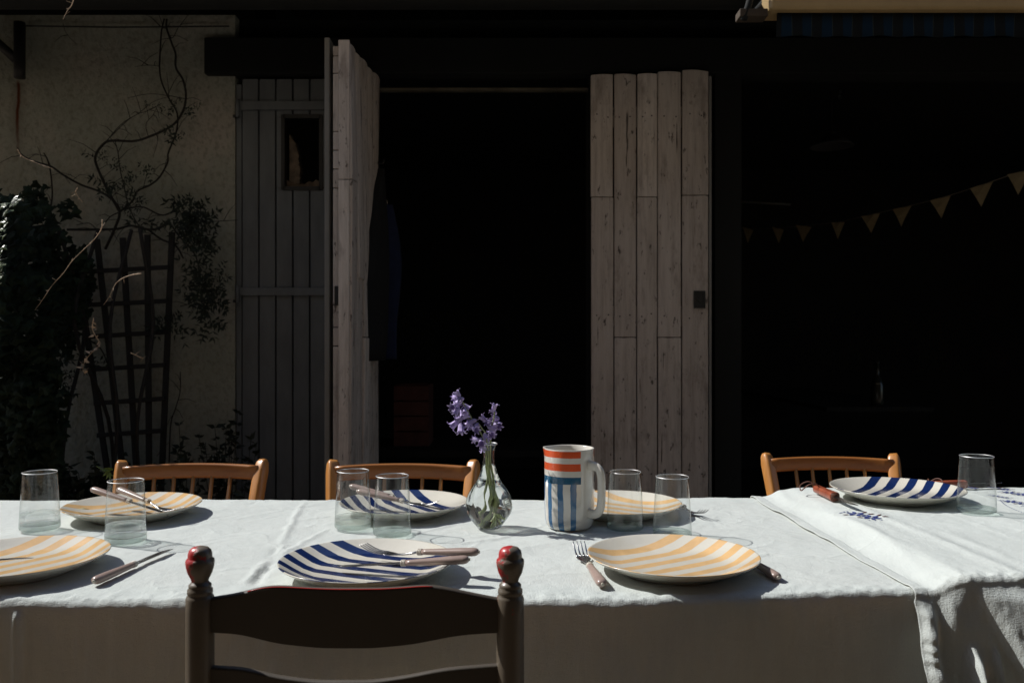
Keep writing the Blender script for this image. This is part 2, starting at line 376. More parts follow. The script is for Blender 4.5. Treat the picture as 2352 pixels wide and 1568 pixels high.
def h1(x, y):
    h = .0014 * fbm(x * 7, y * 7, 3) + (.00055 * fbm(x * 26 + y * 9, y * 22, 3, .55)) + .00022 * fbm(x * 95, y * 95, 2)
    wx = x + .004 * vn(x * 40, y * 40); wy = y + .004 * vn(x * 40 + 50, y * 40)
    for x0, y0, x1, y1, a, w in CREASE:
        dx, dy = x1 - x0, y1 - y0; L = dx * dx + dy * dy
        t = ((wx - x0) * dx + (wy - y0) * dy) / L; tc = np.clip(t, 0, 1)
        d2 = (wx - x0 - tc * dx) ** 2 + (wy - y0 - tc * dy) ** 2
        h = h + 1.6 * a * np.exp(-d2 / (w * w)) * (np.clip(4 * tc * (1 - tc), 0, 1) ** .5)
    return h
def cloth_mesh(xs, near, far, ztop, hfun, ffun, drop=.42, back=.34, r=.013, dy=.005, dt=.006):
    ts_b = np.arange(back, 0, -.02); nt_ = int((np.max(far(xs)) - np.min(near(xs))) / dy); ts_f = np.arange(dt, drop, dt)
    arc = np.linspace(0, 1, 7)[1:-1] if r else []
    X = []; rows = []
    Xg = np.array(xs)
    n = near(Xg); f = far(Xg)
    def row(y, z): rows.append((Xg.copy(), y, z))
    zt = ztop(Xg)
    for t in ts_b: row(f + r + .010 * vn(Xg * 9, t * 3 + Xg * 0), zt - r - t)
    for a in np.linspace(0, math.pi / 2, 6): row(f + r * math.cos(a), zt - r + r * math.sin(a) + .0 * Xg)
    for k in range(1, nt_):
        y = f + (n - f) * k / nt_; row(y, zt + 0 * y)
    for a in np.linspace(math.pi / 2, 0, 9): row(n - r * math.cos(a), zt - r + r * math.sin(a))
    i_edge = len(rows)
    for t in ts_f: row(n - r + 0 * Xg, zt - r - t + 0 * Xg)
    V = np.zeros((len(rows), len(Xg), 3))
    for i, (x, y, z) in enumerate(rows): V[i, :, 0] = x; V[i, :, 1] = y; V[i, :, 2] = z
    x, y, z = V[..., 0], V[..., 1], V[..., 2]
    hh = hfun(x, np.clip(y, n - .002, 3)); top = sst(0, r * 1.2, z - (zt - r * 1.6))
    tdrop = np.clip((zt - r) - z, 0, 1)
    x2, off = ffun(x, tdrop)
    isfront = (y < n + .02) * 1.0
    edge = .0016 * fbm(x * 60, y * 60 + z * 60, 3, .7) * np.exp(-((y - n) / .025) ** 2)
    V[..., 2] = z + hh * top + edge * top
    V[..., 1] = y - isfront * (off + 0 * x) - isfront * (1 - top) * .0012 * fbm(x * 40, z * 12, 3)
    V[..., 0] = np.where(isfront > 0, x2, x)
    nr, nc = V.shape[:2]; idx = np.arange(nr * nc).reshape(nr, nc)
    q = np.stack([idx[:-1, :-1], idx[1:, :-1], idx[1:, 1:], idx[:-1, 1:]], -1).reshape(-1, 4)
    me = bpy.data.meshes.new('cloth')
    me.vertices.add(nr * nc); me.vertices.foreach_set('co', V.reshape(-1).astype(np.float32))
    me.loops.add(q.size); me.loops.foreach_set('vertex_index', q.reshape(-1).astype(np.int32))
    me.polygons.add(len(q)); me.polygons.foreach_set('loop_start', np.arange(0, q.size, 4).astype(np.int32))
    me.update(calc_edges=True); me.validate()
    return me
def f1(x, t):
    g = sst(0, .25, t)
    off = .012 * g * np.sin(x * 11 + .9 * np.sin(x * 5)) + .009 * g * fbm(x * 9 + .3, t * 1.5, 3) + .0009 * sst(0, .03, t) * fbm(x * 60, t * 9, 3) + .03 * t
    c = np.exp(-((x - (-.706 - .01 * t)) / .006) ** 2) * .010 * (1 - .3 * sst(.0, .3, t)) * sst(0, .01, t)   # ironed fold line at the left
    c = c + np.exp(-((x - (.26 + .03 * t)) / .02) ** 2) * .003 * sst(0, .05, t)
    return x, off + c
me = cloth_mesh(np.linspace(-1.47, .655, 520), ynear, yfar, lambda x: TZ + 0 * x, h1, f1)
cloth1 = link('tablecloth', me, M_LIN, None, True)
setp(cloth1, 'creased plain white linen cloth over the long table, with the flower vase on it', 'tablecloth')

Z2 = .785
def zt2(x): return TZ + .0022 + (Z2 - TZ - .0022) * sst(.600, .672, x)
def n2(x): return 1.281 - .010 * sst(.6, .68, x) + 0 * x
def fa2(x): return 2.022 - .006 * sst(.6, .68, x)
RIDG = []
for k in range(26):
    RIDG.append((CR.uniform(.68, 1.5), CR.normal(-.06, .08), CR.uniform(.0006, .0022), CR.uniform(.006, .02), CR.uniform(1.3, 2.0), CR.uniform(.1, .35)))
def h2(x, y):
    h = .0009 * fbm(x * 10, y * 3, 3) + .0004 * fbm(x * 60, y * 25, 3)
    for x0, sl_, a, w, yc, yl in RIDG:
        h = h + a * np.exp(-((x - x0 - sl_ * (y - 1.6)) / w) ** 2 - ((y - yc) / yl) ** 2)
    h = h + .004 * np.exp(-((x - .645 - .014 * np.sin(y * 9)) / .010) ** 2) * (.6 + .4 * np.sin(y * 13))      # soft roll beside the hem
    h = h + .0030 * np.exp(-((x - .735 + .05 * (y - 1.6)) / .014) ** 2) * sst(2.0, 1.7, y)
    he = x - .583
    h = h + .0016 * (1 - sst(.020, .023, he)) - .0010 * np.exp(-((he - .0215) / .0012) ** 2)
    h = h + .0018 * (1 - sst(.0, .02, he)) * (.5 + .5 * vn(y * 28, x * 0 + 3))
    return h
def f2(x, t):
    hx = x - .583; x2 = x + .002 * np.sin(t * 60) * (x < .62)
    g = sst(0, .03, t)
    hem = 1 - sst(.020, .040, hx)
    xd = .672 + .44 * t
    rt = sst(-.002, .022, x2 - xd)
    off = .009 + .41 * t * (hem + (1 - hem) * (.38 + .66 * rt))
    off = off + g * .012 * sst(0, .014, hx) * (1 - sst(.018, .034, hx))
    off = off + g * .0022 * np.sin(t * 330 + 2 * np.sin(t * 90)) * sst(.001, .006, hx) * (1 - sst(.018, .028, hx))
    off = off + .20 * np.clip(x2 - xd, 0, .10) * sst(0, .02, t) - .5 * np.clip(x2 - xd - .11, 0, .5) * sst(0, .03, t)
    off = off + .34 * t * np.exp(-((x - .643) / .017) ** 2) * np.exp(-(t / .055) ** 2)
    off = off + .26 * t * sst(.075, .11, t) * np.exp(-((x2 - .664 - .03 * t) / .009) ** 2) + .10 * t * sst(.08, .1, t) * np.exp(-((x2 - .692 - .10 * t) / .0035) ** 2)
    off = off + .0010 * fbm(x * 45, t * 30, 3, .6) * g
    return x2, off
xs2 = np.concatenate([np.linspace(.583, .80, 110), np.linspace(.803, 1.75, 210)])
me = cloth_mesh(xs2, n2, fa2, zt2, h2, f2, drop=.40, r=.012, dt=.004)
# hem edge wanders a little and follows the far corner
cloth2 = link('tablecloth', me, M_LIN2, None, True)
co = np.empty(len(me.vertices) * 3, np.float32); me.vertices.foreach_get('co', co); co = co.reshape(-1, 3)
w = 1 - sst(.583, .68, co[:, 0]); topm = co[:, 2] > TZ - .01
co[:, 0] += np.where(topm, w * (-.016 * sst(1.5, 2.02, co[:, 1]) + .0035 * vn(co[:, 1] * 16, co[:, 1] * 0) + .010 * sst(1.5, 1.28, co[:, 1])), w * .010)
me.vertices.foreach_set('co', co.reshape(-1)); me.update()
sm = cloth2.modifiers.new('t', 'SOLIDIFY'); sm.thickness = .0012; sm.offset = -1
setp(cloth2, 'white cloth embroidered with blue flowers, overlapping the plain one at the right end', 'tablecloth')
def table(x0, x1, y0, y1, top, label):
    t = empty('dining_table', ((x0 + x1) / 2, (y0 + y1) / 2, 0), label, 'table'); cx, cy = t.location[:2]
    MB().bb(x0 - cx, x1 - cx, y0 - cy, y1 - cy, top - .03, top).build('tabletop', M_HONEY, t, bevel=.004)
    for a in (x0 + .06 - cx, x1 - .06 - cx):
        for b in (y0 + .06 - cy, y1 - .06 - cy): MB().bb(a - .03, a + .03, b - .03, b + .03, 0, top - .032).build('leg', M_HONEY, t, bevel=.004)
table(-1.44, .61, 1.29, 1.97, TZ - .011, 'long wooden table hidden under the plain white cloth')
table(.70, 1.72, 1.30, 1.99, Z2 - .010, 'slightly taller wooden table hidden under the embroidered cloth')

# embroidery on the right-hand cloth
def petal_patch(mb, cx, cy, r, ang, ar=.5):
    n = 10; pts = []
    for k in range(n):
        a = 2 * math.pi * k / n; u = r * math.cos(a) * (1 + .2 * math.sin(3 * a)); v = r * ar * math.sin(a)
        x = cx + u * math.cos(ang) - v * math.sin(ang); y = cy + u * math.sin(ang) + v * math.cos(ang)
        z = float(zt2(np.array(x)) + h2(np.array([x]), np.array([y]))[0]) + .0012; pts.append((x, y, z))
    mb.add(pts, [tuple(range(n))])
M_EMB = simple('blue_thread', (.025, .045, .20), .8, .3, 300); M_EMB2 = simple('dark_red_thread', (.07, .012, .02), .8, .3, 300)
def motif(cx, cy, s=1.0):
    eb, er = MB(), MB()
    for dx, dy, kind in ((-.012, .02, 0), (.004, -.012, 0), (-.028, .038, 1)):
        if kind == 0:
            for k in range(6):
                a = k * math.pi / 3 + .4; petal_patch(eb, cx + s * (dx + .011 * math.cos(a)), cy + s * (dy + .013 * math.sin(a)), .008 * s, a)
            for k in range(2): petal_patch(er, cx + s * (dx + .022 + .006 * k), cy + s * (dy + .014 - .016 * k), .007 * s, .5 - k * .9, .4)
            petal_patch(er, cx + s * (dx - .022), cy + s * (dy - .002), .006 * s, 2.6, .4)
        else:
            for k in range(3): petal_patch(eb, cx + s * (dx + .008 * (k - 1)), cy + s * (dy + .003 * k), .004 * s, .6 * k)
    for k in range(3): petal_patch(eb, cx + s * (-.01 + .012 * k), cy - s * .036, .003 * s, .4)
    o = eb.build('embroidered_flower', M_EMB, cloth2, fix=False); nb = len(eb.f)
    b2 = er.build('x', M_EMB2, fix=False); me_ = o.data; bm = bmesh.new(); bm.from_mesh(me_); bm.from_mesh(b2.data)
    me_.materials.append(M_EMB2)
    bm.faces.ensure_lookup_table()
    for k in range(nb, len(bm.faces)): bm.faces[k].material_index = 1
    bm.to_mesh(me_); bm.free(); bpy.data.objects.remove(b2)
c0 = RZ(1990, 1186, Z2); motif(c0.x, c0.y)
for (a, b, s_) in ((2303, 1123, .6), (2336, 1134, .75), (2300, 1142, .55), (2340, 1156, .75), (2230, 1119, .6), (2390, 1140, .8), (2400, 1170, .8)):
    c0 = RZ(a, b, Z2); motif(c0.x, c0.y, s_)
eb = MB()
for k in range(60):
    a = R(150 + 2.2 * k); petal_patch(eb, 1.22 + .19 * math.cos(a), 1.72 + .25 * math.sin(a), .0025, a + 1.57)
eb.build('embroidered_border', M_EMB, cloth2, fix=False)

# ------------------------------------------------------------------ plates
def plate_mesh():
    up = [(.0001, .0075), (.05, .0075), (.085, .0085), (.102, .0120), (.118, .0185), (.130, .0240), (.1365, .0268)]
    rim = [(.1385, .0276), (.1395, .0270), (.1392, .0256)]
    dn = [(.134, .0222), (.122, .0155), (.106, .0085), (.092, .0045), (.088, .0010), (.086, .0), (.084, .0010), (.082, .0035), (.0001, .0035)]
    return MB().lathe(up + rim + dn, 96)
pm = {}
def plate(mat, x, y, z, ang, label, tilt=(0, 0)):
    if mat.name not in pm:
        o = plate_mesh().build('plate', mat, smooth=True); pm[mat.name] = o
    else:
        o = pm[mat.name].copy(); COL.objects.link(o)
    o.location = (x, y, z); o.rotation_euler = (R(tilt[0]), R(tilt[1]), R(ang)); o.scale = (.985, .985, 1)
    return setp(o, label, 'plate', 'striped stoneware plates laid on the tables')
zt = TZ + .001
plate(M_PY, .2596, 1.379, zt, 32, 'yellow striped plate set between a fork and a knife on the near side')
plate(M_PY, -.795, 1.370, zt, 56, 'yellow striped plate cut off by the frame, a blade resting on it')
plate(M_PY, -.800, 1.803, zt, 52, 'yellow striped plate with a leaf scrap and crossed cutlery, on the far side')
plate(M_PY, .224, 1.826, zt, -35, 'yellow striped plate behind the jug handle and two tumblers')
plate(M_PB, -.228, 1.346, zt, -22, 'blue striped plate with fork and knife laid across, nearest the ladderback chair')
plate(M_PB, -.231, 1.832, zt, -56, 'blue striped plate behind two tumblers, left of the vase')
plate(M_PB, .839, 1.862, Z2 + .001, 48, 'blue striped plate on the embroidered cloth beside the pocket knife')

# ------------------------------------------------------------------ tumblers
def tumbler():
    t = empty('tumbler', (0, 0, 0), 'x', 'glass')
    H = .1125
    prof = [(.0362 - .0052 * (k / 12), .012 + (H - .012) * k / 12) for k in range(13)]
    b = MB().lathe([(.0330, .0015), (.0358, .0035), (.0364, .007), (.0362, .012)] + prof[1:], 64, warp=lambda r, z, a: r * (1 + .006 * math.sin(2 * a + 30 * z)))
    b.build('glass_wall', M_SHELL, t, smooth=True, fix=False)
    rp = []
    for k in range(9): a = 2 * math.pi * k / 8; rp.append((.0308 + .0007 * math.cos(a), H + .0008 * math.sin(a)))
    MB().lathe(rp, 64, warp=lambda r, z, a: r * (1 + .006 * math.sin(2 * a + 30 * H))).build('glass_rim', M_RIM, t, smooth=True)
    pr = [(.0001, .0008), (.026, .0008), (.0325, .0014), (.0350, .0036), (.0356, .0070), (.0352, .0100), (.030, .0108), (.020, .0098), (.0001, .0090)]
    o = MB().lathe(pr, 64).build('glass_base', M_BASEG, t, smooth=True); o.cycles.is_caustics_caster = True
    return t
def add_water(t, lvl):
    k = (lvl - .012) / .1
    r1 = .0352; r2 = .0354 - .0052 * k
    pr = [(.0001, .0112), (.028, .0112), (r1, .0120), (r1 - .0002, .016), ((r1 + r2) / 2, (.012 + lvl) / 2), (r2, lvl), (r2 - .0012, lvl - .0006), (r2 - .004, lvl - .0009), (.0001, lvl - .0009)]
    o = MB().lathe(pr, 64).build('water', M_WATER, t, smooth=True); o.cycles.is_caustics_caster = True
T0 = tumbler(); first = True
for (px, py, z, rot, lvl, lab) in (
    (91.5, 1227, TZ, 0, .034, 'tumbler with a little water at the far left, behind the cropped yellow plate'),
    (289, 1257, TZ, 50, .034, 'tumbler with a little water beside the tip of the lone knife'),
    (811, 1223, TZ, 100, .024, 'tumbler with a finger of water just behind the near blue plate'),
    (901, 1240, TZ, 160, 0, 'empty tumbler touching the back rim of the near blue plate'),
    (1435.5, 1226, TZ, 220, 0, 'empty tumbler with green base, right next to the jug handle'),
    (1544, 1243, TZ, 300, 0, 'empty tumbler partly hidden by the yellow plate, right of another tumbler'),
    (2243, 1187, Z2, 20, 0, 'lone empty tumbler with green base on the embroidered cloth')):
    p = RZ(px, py, z); sc = 1.0
    t = T0 if first else copy_tree(T0)
    first = False
    t.location = (p.x * (1 + .036 / p.y), p.y + .036, z + .0018); t.rotation_euler = (0, 0, R(rot))
    if z == Z2: t.location.z += .001
    setp(t, lab, None, 'clear glass tumblers'); t['_l'] = lvl
for t in [o for o in COL.objects if o.name.startswith('tumbler')]:
    if t['_l']: add_water(t, t['_l'])
    del t['_l']

# ------------------------------------------------------------------ vase with bluebells
bp_ = RZ(1122, 1220, TZ); VX, VY = bp_.x, bp_.y + .024
vase = empty('bud_vase', (VX, VY, TZ + .002), 'clear swirled glass bud vase holding bluebells, left of the jug', 'vase')
VP = [(.0228, .0008), (.0240, .0030), (.0300, .0100), (.0360, .0180), (.0425, .0290), (.0460, .0400), (.0463, .0490), (.0442, .0580), (.0405, .0670), (.0340, .0780), (.0265, .0885), (.0212, .0990), (.0168, .1100), (.0135, .1210), (.0120, .1320), (.0118, .1430), (.0122, .1530), (.0138, .1605), (.0162, .1655)]
def vw(amp):
    def f(r, z, a):
        b = math.exp(-((z - .045) / .035) ** 2); q = a * 4 + z * 60
        return r * (1 + amp * b * (abs(math.sin(q)) - .6))
    return f
def vprof(off, z0, z1, n=30):
    zs = np.linspace(z0, z1, n); r = np.interp(zs, [p[1] for p in VP], [p[0] for p in VP]); return [(max(.0005, a - off), b) for a, b in zip(r, zs)]
MB().lathe([(.0001, .0005)] + vprof(0, .0008, .1655, 44), 96, warp=vw(.08)).build('vase_glass', M_VSHELL, vase, smooth=True, fix=False)
rp = [(.0164 + .0012 * math.cos(2 * math.pi * k / 8), .1662 + .0012 * math.sin(2 * math.pi * k / 8)) for k in range(9)]
MB().lathe(rp, 48).build('vase_rim', M_RIM, vase, smooth=True)
o = MB().lathe([(.0001, .0035)] + vprof(.0012, .0040, .125, 40) + [(.0001, .1245)], 96, warp=vw(.11)).build('water', M_VWATER, vase, smooth=True)
o.cycles.is_caustics_caster = True
def bell_mesh():
    m = MB()
    for k in range(6):
        a0 = 2 * math.pi * k / 6; rows = []
        for (r, z, w) in ((.0012, 0, .0010), (.0034, .003, .0022), (.0042, .008, .0026), (.0046, .012, .0027), (.0062, .0152, .0022), (.0090, .0165, .0013), (.0105, .0150, .0004)):
            c = Vector((r * math.cos(a0), r * math.sin(a0), -z)); tt = Vector((-math.sin(a0), math.cos(a0), 0)); rad = Vector((math.cos(a0), math.sin(a0), 0))
            rows.append((c - tt * w, c + rad * .0006, c + tt * w))
        v = [p for r_ in rows for p in r_]; f = []
        for i in range(len(rows) - 1):
            for j in range(2): f.append((i * 3 + j, i * 3 + j + 1, i * 3 + j + 4, i * 3 + j + 3))
        m.add(v, f)
    me = bpy.data.meshes.new('blossom'); me.from_pydata(m.v, [], m.f); me.materials.append(M_PETAL)
    me.polygons.foreach_set('use_smooth', [True] * len(me.polygons)); return me
BELL = bell_mesh()
VD = VY
def flower(pts, bells, label, leafy=False):
    P3 = [Vector((VX, VY, TZ)) + Vector(p) for p in pts]; base = P3[0]
    t = empty('bluebell', base, label, 'flower', 'bluebells in the glass vase')
    sp = spline([p - base for p in P3], 8)
    n = len(sp); MB().tube(sp, [.0019 - .0008 * k / n for k in range(n)], 8).build('stem', M_STEM, t, smooth=True)
    for (px, py, dd, rx, ry, s_) in bells:
        q = RD(px, py, VD + dd) - base
        o = bpy.data.objects.new('blossom', BELL); COL.objects.link(o); o.parent = t
        o.location = q; o.rotation_euler = (R(rx), R(ry), random.uniform(0, 6)); o.scale = (s_ * .84,) * 3
        near = min(sp, key=lambda p: (p - q).length)
        MB().tube([near, (near + q) / 2 + Vector((0, 0, .002)), q + Vector((0, 0, .0005))], [.0007, .0006, .0008], 5).build('flower_stalk', M_PETAL, t, smooth=True)
    return t
def VV(px, py, dd=0): p = RD(px, py, VD + dd); return (p.x - VX, p.y - VY, p.z - TZ)
flower([(.012, -.008, .012), (.002, .004, .07), (-.004, .003, .125), VV(1112, 1010), VV(1086, 965), VV(1078, 950), VV(1062, 922), VV(1052, 906)],
       [(1057, 912, .0, 150, 20, 1.1), (1049, 922, .004, 40, -60, 1.2), (1046, 930, -.005, 20, -75, 1.2), (1060, 921, -.008, 70, 30, 1.2), (1054, 934, -.004, 20, -30, 1.3), (1064, 928, .004, -40, 40, 1.1), (1066, 915, .0, 10, 80, 1.1), (1060, 938, .006, 10, 10, 1.1), (1047, 914, .004, 100, -50, 1.0), (1068, 936, -.004, 30, 20, .9)],
       'bluebell leaning left above the vase, the tallest of the three')
flower([(-.012, .006, .012), (-.004, -.004, .08), (.0, -.003, .13), VV(1116, 1000), VV(1108, 985), VV(1098, 972), VV(1082, 962), VV(1066, 958)],
       [(1064, 958, .0, 30, 60, 1.2), (1054, 966, .004, 20, 50, 1.5), (1058, 972, -.006, 20, 20, 1.5), (1060, 960, .002, 120, 30, 1.3), (1083, 969, -.006, 60, -20, 1.3), (1094, 963, -.003, 60, 10, 1.2), (1086, 983, -.008, 80, 0, 1.2), (1077, 968, .006, 10, -10, 1.1), (1098, 972, .0, 30, -50, 1.1), (1103, 1010, -.01, 30, 60, 1.3), (1106, 1016, -.004, 20, -10, 1.3), (1099, 1008, .0, 60, 70, 1.1)],
       'bluebell drooping left of the vase mouth below the tallest one')
flower([(.004, .010, .012), (.010, .004, .06), (.003, .0, .13), VV(1127, 1012), VV(1127, 985), VV(1134, 962), VV(1136, 945)],
       [(1133, 944, .0, 170, 10, 1.1), (1140, 950, .003, 140, 40, 1.0), (1146, 962, .0, 100, 50, 1.3), (1141, 973, -.006, 60, -30, 1.4), (1138, 982, .002, 20, -40, 1.3), (1120, 978, -.004, 60, 30, 1.3), (1117, 967, .002, 130, -10, 1.1), (1124, 991, -.008, 70, 10, 1.2), (1148, 970, .004, 40, -60, 1.2), (1129, 968, .006, 90, 0, 1.1), (1112, 995, .0, 30, 20, 1.2), (1118, 1004, .002, 10, 10, 1.1)],
       'bluebell standing upright to the right above the vase')
lv = MB()
for (a, b, c) in (((-.012, .01, .010), (.004, -.004, .05), (.0, .0, .13)), ((.018, .004, .015), (.006, .0, .07), (-.003, .002, .14)), ((.004, -.014, .022), (.014, -.008, .036), (.024, .0, .024))):
    sp = spline([a, b, c], 8); lv.sweep(sp, [(-.0024, 0), (0, .0006), (.0024, 0), (0, -.0003)], up=(.2, 1, .1), scales=[.7 + .6 * math.sin(math.pi * min(1, .15 + k / len(sp))) for k in range(len(sp))])
o = lv.build('bluebell_leaves', M_STEM, None, smooth=True); o.location = (VX, VY, TZ)
setp(o, 'green strap leaves of the bluebells standing in the vase water', 'leaves')

# ------------------------------------------------------------------ jug
jp = RZ(1307, 1225, TZ); JX, JY = jp.x + .004, jp.y + .05
jug = empty('ceramic_jug', (JX, JY, TZ + .0015), 'tall white jug with orange bands and blue vertical stripes', 'jug')
def m_jug():
    m = NM('painted_jug_glaze', .15, .5); x = m.xyz()
    ang = m.math('DEGREES', m.math('ARCTAN2', x[1], x[0]))                 # -180..180
    wob = m.math('MULTIPLY', m.math('SUBTRACT', m.noise(25, 2), .5), 3.0)
    rel = m.math('ADD', m.math('ADD', ang, 43.0), wob)
    away = m.math('ABSOLUTE', rel)
    panel = m.math('GREATER_THAN', away, 24.0)
    z = m.math('ADD', x[2], m.math('MULTIPLY', m.math('SUBTRACT', m.noise(30, 2), .5), .0012))
    def band(lo, hi):
        return m.math('MULTIPLY', m.math('GREATER_THAN', z, lo), m.math('LESS_THAN', z, hi))
    H = .158
    o1 = band(H * .905, H * .985); o2 = band(H * .745, H * .835); bb = band(H * .585, H * .672)
    ver = m.math('MODULO', m.math('ADD', m.math('ADD', rel, wob), 390.0 - 42.0), 30.0)
    vs = m.math('MULTIPLY', m.math('LESS_THAN', ver, 13.5), m.math('LESS_THAN', z, H * .60))
    ex = m.math('GREATER_THAN', x[2], .0001)
    n = m.noise(70, 3)
    c = m.mix(m.math('MULTIPLY', panel, vs), m.mix(m.noise(9, 2), (.66, .63, .57), (.73, .70, .64)), m.mix(n, (.035, .12, .26), (.06, .18, .34)))
    c = m.mix(m.math('MULTIPLY', panel, bb), c, m.mix(n, (.015, .09, .17), (.025, .12, .22)))
    c = m.mix(m.math('MULTIPLY', panel, m.math('MAXIMUM', o1, o2)), c, m.mix(n, (.66, .085, .025), (.75, .12, .04)))
    m.col(c); m.b.inputs['Coat Weight'].default_value = .7; m.b.inputs['Coat Roughness'].default_value = .04
    m.bump(m.noise(22, 2), .0012); return m.m
M_JUG = m_jug(); M_CER = simple('plain_ivory_glaze', (.68, .655, .59), .15, .04, 12, None, .0005)
outer = [(.0001, 0.0), (.036, 0.0), (.042, .0022), (.0462, .008), (.0482, .018), (.0492, .035), (.0498, .07), (.0496, .11), (.0492, .14), (.0492, .1555)]
lip = [(.0488, .1578), (.0470, .1582), (.0455, .1570)]
def spout(r, z, a):
    d = (a - R(158) + math.pi) % (2 * math.pi) - math.pi
    return r * (1 + .12 * math.exp(-(d / .26) ** 2) * float(sst(.125, .158, np.array(z))))
MB().lathe(outer + lip[:1], 96, warp=spout).build('jug_body', M_JUG, jug, smooth=True)
MB().lathe(lip[:1] + lip[1:] + [(.0450, .14), (.0450, .02), (.040, .008), (.0001, .006)], 96, warp=spout).build('jug_lining', M_CER, jug, smooth=True)
ha = R(-43); hd = Vector((math.cos(ha), math.sin(ha), 0))
hp = [hd * r + Vector((0, 0, z)) for r, z in ((.044, .127), (.055, .128), (.067, .126), (.0755, .119), (.0790, .106), (.0795, .085), (.0790, .060), (.0755, .045), (.067, .036), (.055, .034), (.044, .036))]
hs = spline(hp, 5); nh = len(hs)
MB().sweep(hs, rrect(.0170, .0098, .0046, 3), up=(-hd.y, hd.x, 0), scales=[1 + .22 * abs(2 * k / nh - 1) ** 6 for k in range(nh)]).build('jug_handle', M_CER, jug, smooth=True)
# sweep side axis lies across the strap

# ------------------------------------------------------------------ cutlery
def handle(parent, L=.098, mat=None, rot=0):
    top_ = parent
    pts = []; sc = []
    for x, wd in ((0, .35), (.0012, .62), (.004, .88), (.009, 1), (.03, .98), (.065, .82), (L - .008, .70), (L, .68)): pts.append((x, 0, .0065)); sc.append(wd)
    parent = MB().sweep(pts, circ(.0088, 16, .0066), scales=sc).build('handle', mat or M_HANDLE, top_, smooth=True)
    MB().sweep([(-.002, 0, .0065), (-.0015, 0, .0065), (.001, 0, .0065)], circ(.0026, 10), scales=[.6, 1, 1]).build('rivet', M_COLLAR, parent, smooth=True)
    c = MB()
    for k in range(3): c.sweep([(L + .0026 * k, 0, .0065), (L + .0004 + .0026 * k, 0, .0065), (L + .0021 + .0026 * k, 0, .0065), (L + .0025 + .0026 * k, 0, .0065)], circ(.0062, 14, .0054), scales=[.85, 1, 1, .85])
    c.build('collar', M_COLLAR, parent, smooth=True)
def make_fork():
    t = empty('fork', (0, 0, 0), 'x', 'fork'); handle(t)
    m = MB(); zc = lambda x: .0065 - .004 * math.sin(max(0, min(1, (x - .105) / .06)) * math.pi * .9) + max(0, x - .165) ** 2 * 9.0
    sec = circ(1, 10); pts = []; sc = []
    for x, w_, h in ((.104, .0026, .0022), (.118, .0024, .0019), (.134, .0030, .0015), (.144, .0060, .0011), (.152, .0105, .0009), (.160, .0120, .0009), (.166, .0118, .0009)):
        pts.append((x, 0, zc(x))); sc.append((w_, h))
    m.sweep(pts, sec, scales=sc)
    for k in range(4):
        y = -.0093 + .0062 * k
        pts = [(x, y * (1 + (x - .166) * 1.5), zc(x)) for x in (.163, .172, .182, .192, .202, .207)]
        m.sweep(pts, rrect(.0032, .0017, .0007, 2), scales=[1, 1, .95, .85, .65, .25])
    m.build('fork_head', M_STEEL, t, smooth=True); return t
def make_knife():
    t = empty('knife', (0, 0, 0), 'x', 'knife'); handle(t, .100)
    m = MB(); v = []; xs = [.104, .112, .13, .16, .185, .20, .210, .2155]; wd = [.0045, .0080, .0088, .0092, .0088, .0078, .0052, .0008]
    for i, (x, w_) in enumerate(zip(xs, wd)):
        y0 = -.0065; th = .0014 if i < 6 else .0009
        v += [(x, y0, .0065 - th * .5), (x, y0 + w_ * 1.5, .0065), (x, y0, .0065 + th * .5)]
    f = [(0, 1, 2)]; 
    for i in range(len(xs) - 1):
        for j in range(3): f.append((i * 3 + j, i * 3 + (j + 1) % 3, i * 3 + 3 + (j + 1) % 3, i * 3 + 3 + j))
    m.add(v, f); m.build('blade', M_STEEL, t, bevel=.0003, seg=1); return t
def aim(o, end, tip, roll=0):
    d = Vector(tip) - Vector(end); o.location = end
    q = d.to_track_quat('X', 'Z'); o.rotation_mode = 'QUATERNION'; o.rotation_quaternion = q @ Euler((R(roll), 0, 0)).to_quaternion()
    o.rotation_mode = 'XYZ'
    o.rotation_euler = (q @ Euler((R(roll), 0, 0)).to_quaternion()).to_euler()
F0 = make_fork(); K0 = make_knife(); used = {'f': False, 'k': False}
def put(kind, end, tip, label, roll=0):
    src = F0 if kind == 'f' else K0
    o = src if not used[kind] else copy_tree(src); used[kind] = True
    d = (Vector(tip) - Vector(end)).normalized(); aim(o, end, Vector(end) + d * .2, roll)
    return setp(o, label, None, 'forks with taupe handles' if kind == 'f' else 'table knives with taupe handles')
zo = -.0065
def E(px, py, z): p = RZ(px, py, z); p.z += zo; return p
put('f', E(1100, 1267, .8015), E(824, 1267, .783), 'fork lying on the near blue plate with its tines pointing left')
put('k', E(1078, 1284, .7995), E(770, 1301, .778), 'knife lying on the near blue plate, in front of the fork')
put('f', E(1384, 1341, TZ + .008), E(1330, 1262, TZ + .010), 'fork on the cloth left of the near yellow plate, tines pointing away')
put('k', E(1786, 1325, TZ + .008), E(1710, 1278, TZ + .008), 'knife whose handle sticks out from under the near yellow plate', 8)
put('k', E(216, 1334, TZ + .009), E(385, 1262, TZ + .006), 'knife lying alone on the cloth beside the cropped yellow plate')
put('k', Vector((-.905, 1.187, .806)), Vector((-.755, 1.335, .786)), 'knife resting on the cropped yellow plate, only its blade in view')
put('k', Vector((-.890, 1.806, .812)), Vector((-.722, 1.742, .778)), 'knife leaning on the far yellow plate, handle end raised')
put('f', Vector((-.850, 1.840, .806)), Vector((-.690, 1.745, .775)), 'fork beside the raised knife on the far yellow plate')
put('f', Vector((-.352, 1.850, .811)), Vector((-.185, 1.795, .780)), 'fork on the far blue plate, seen beyond the tumblers')
put('k', Vector((-.330, 1.815, .806)), Vector((-.160, 1.765, .7795)), 'knife beside the fork on the far blue plate behind the tumblers')
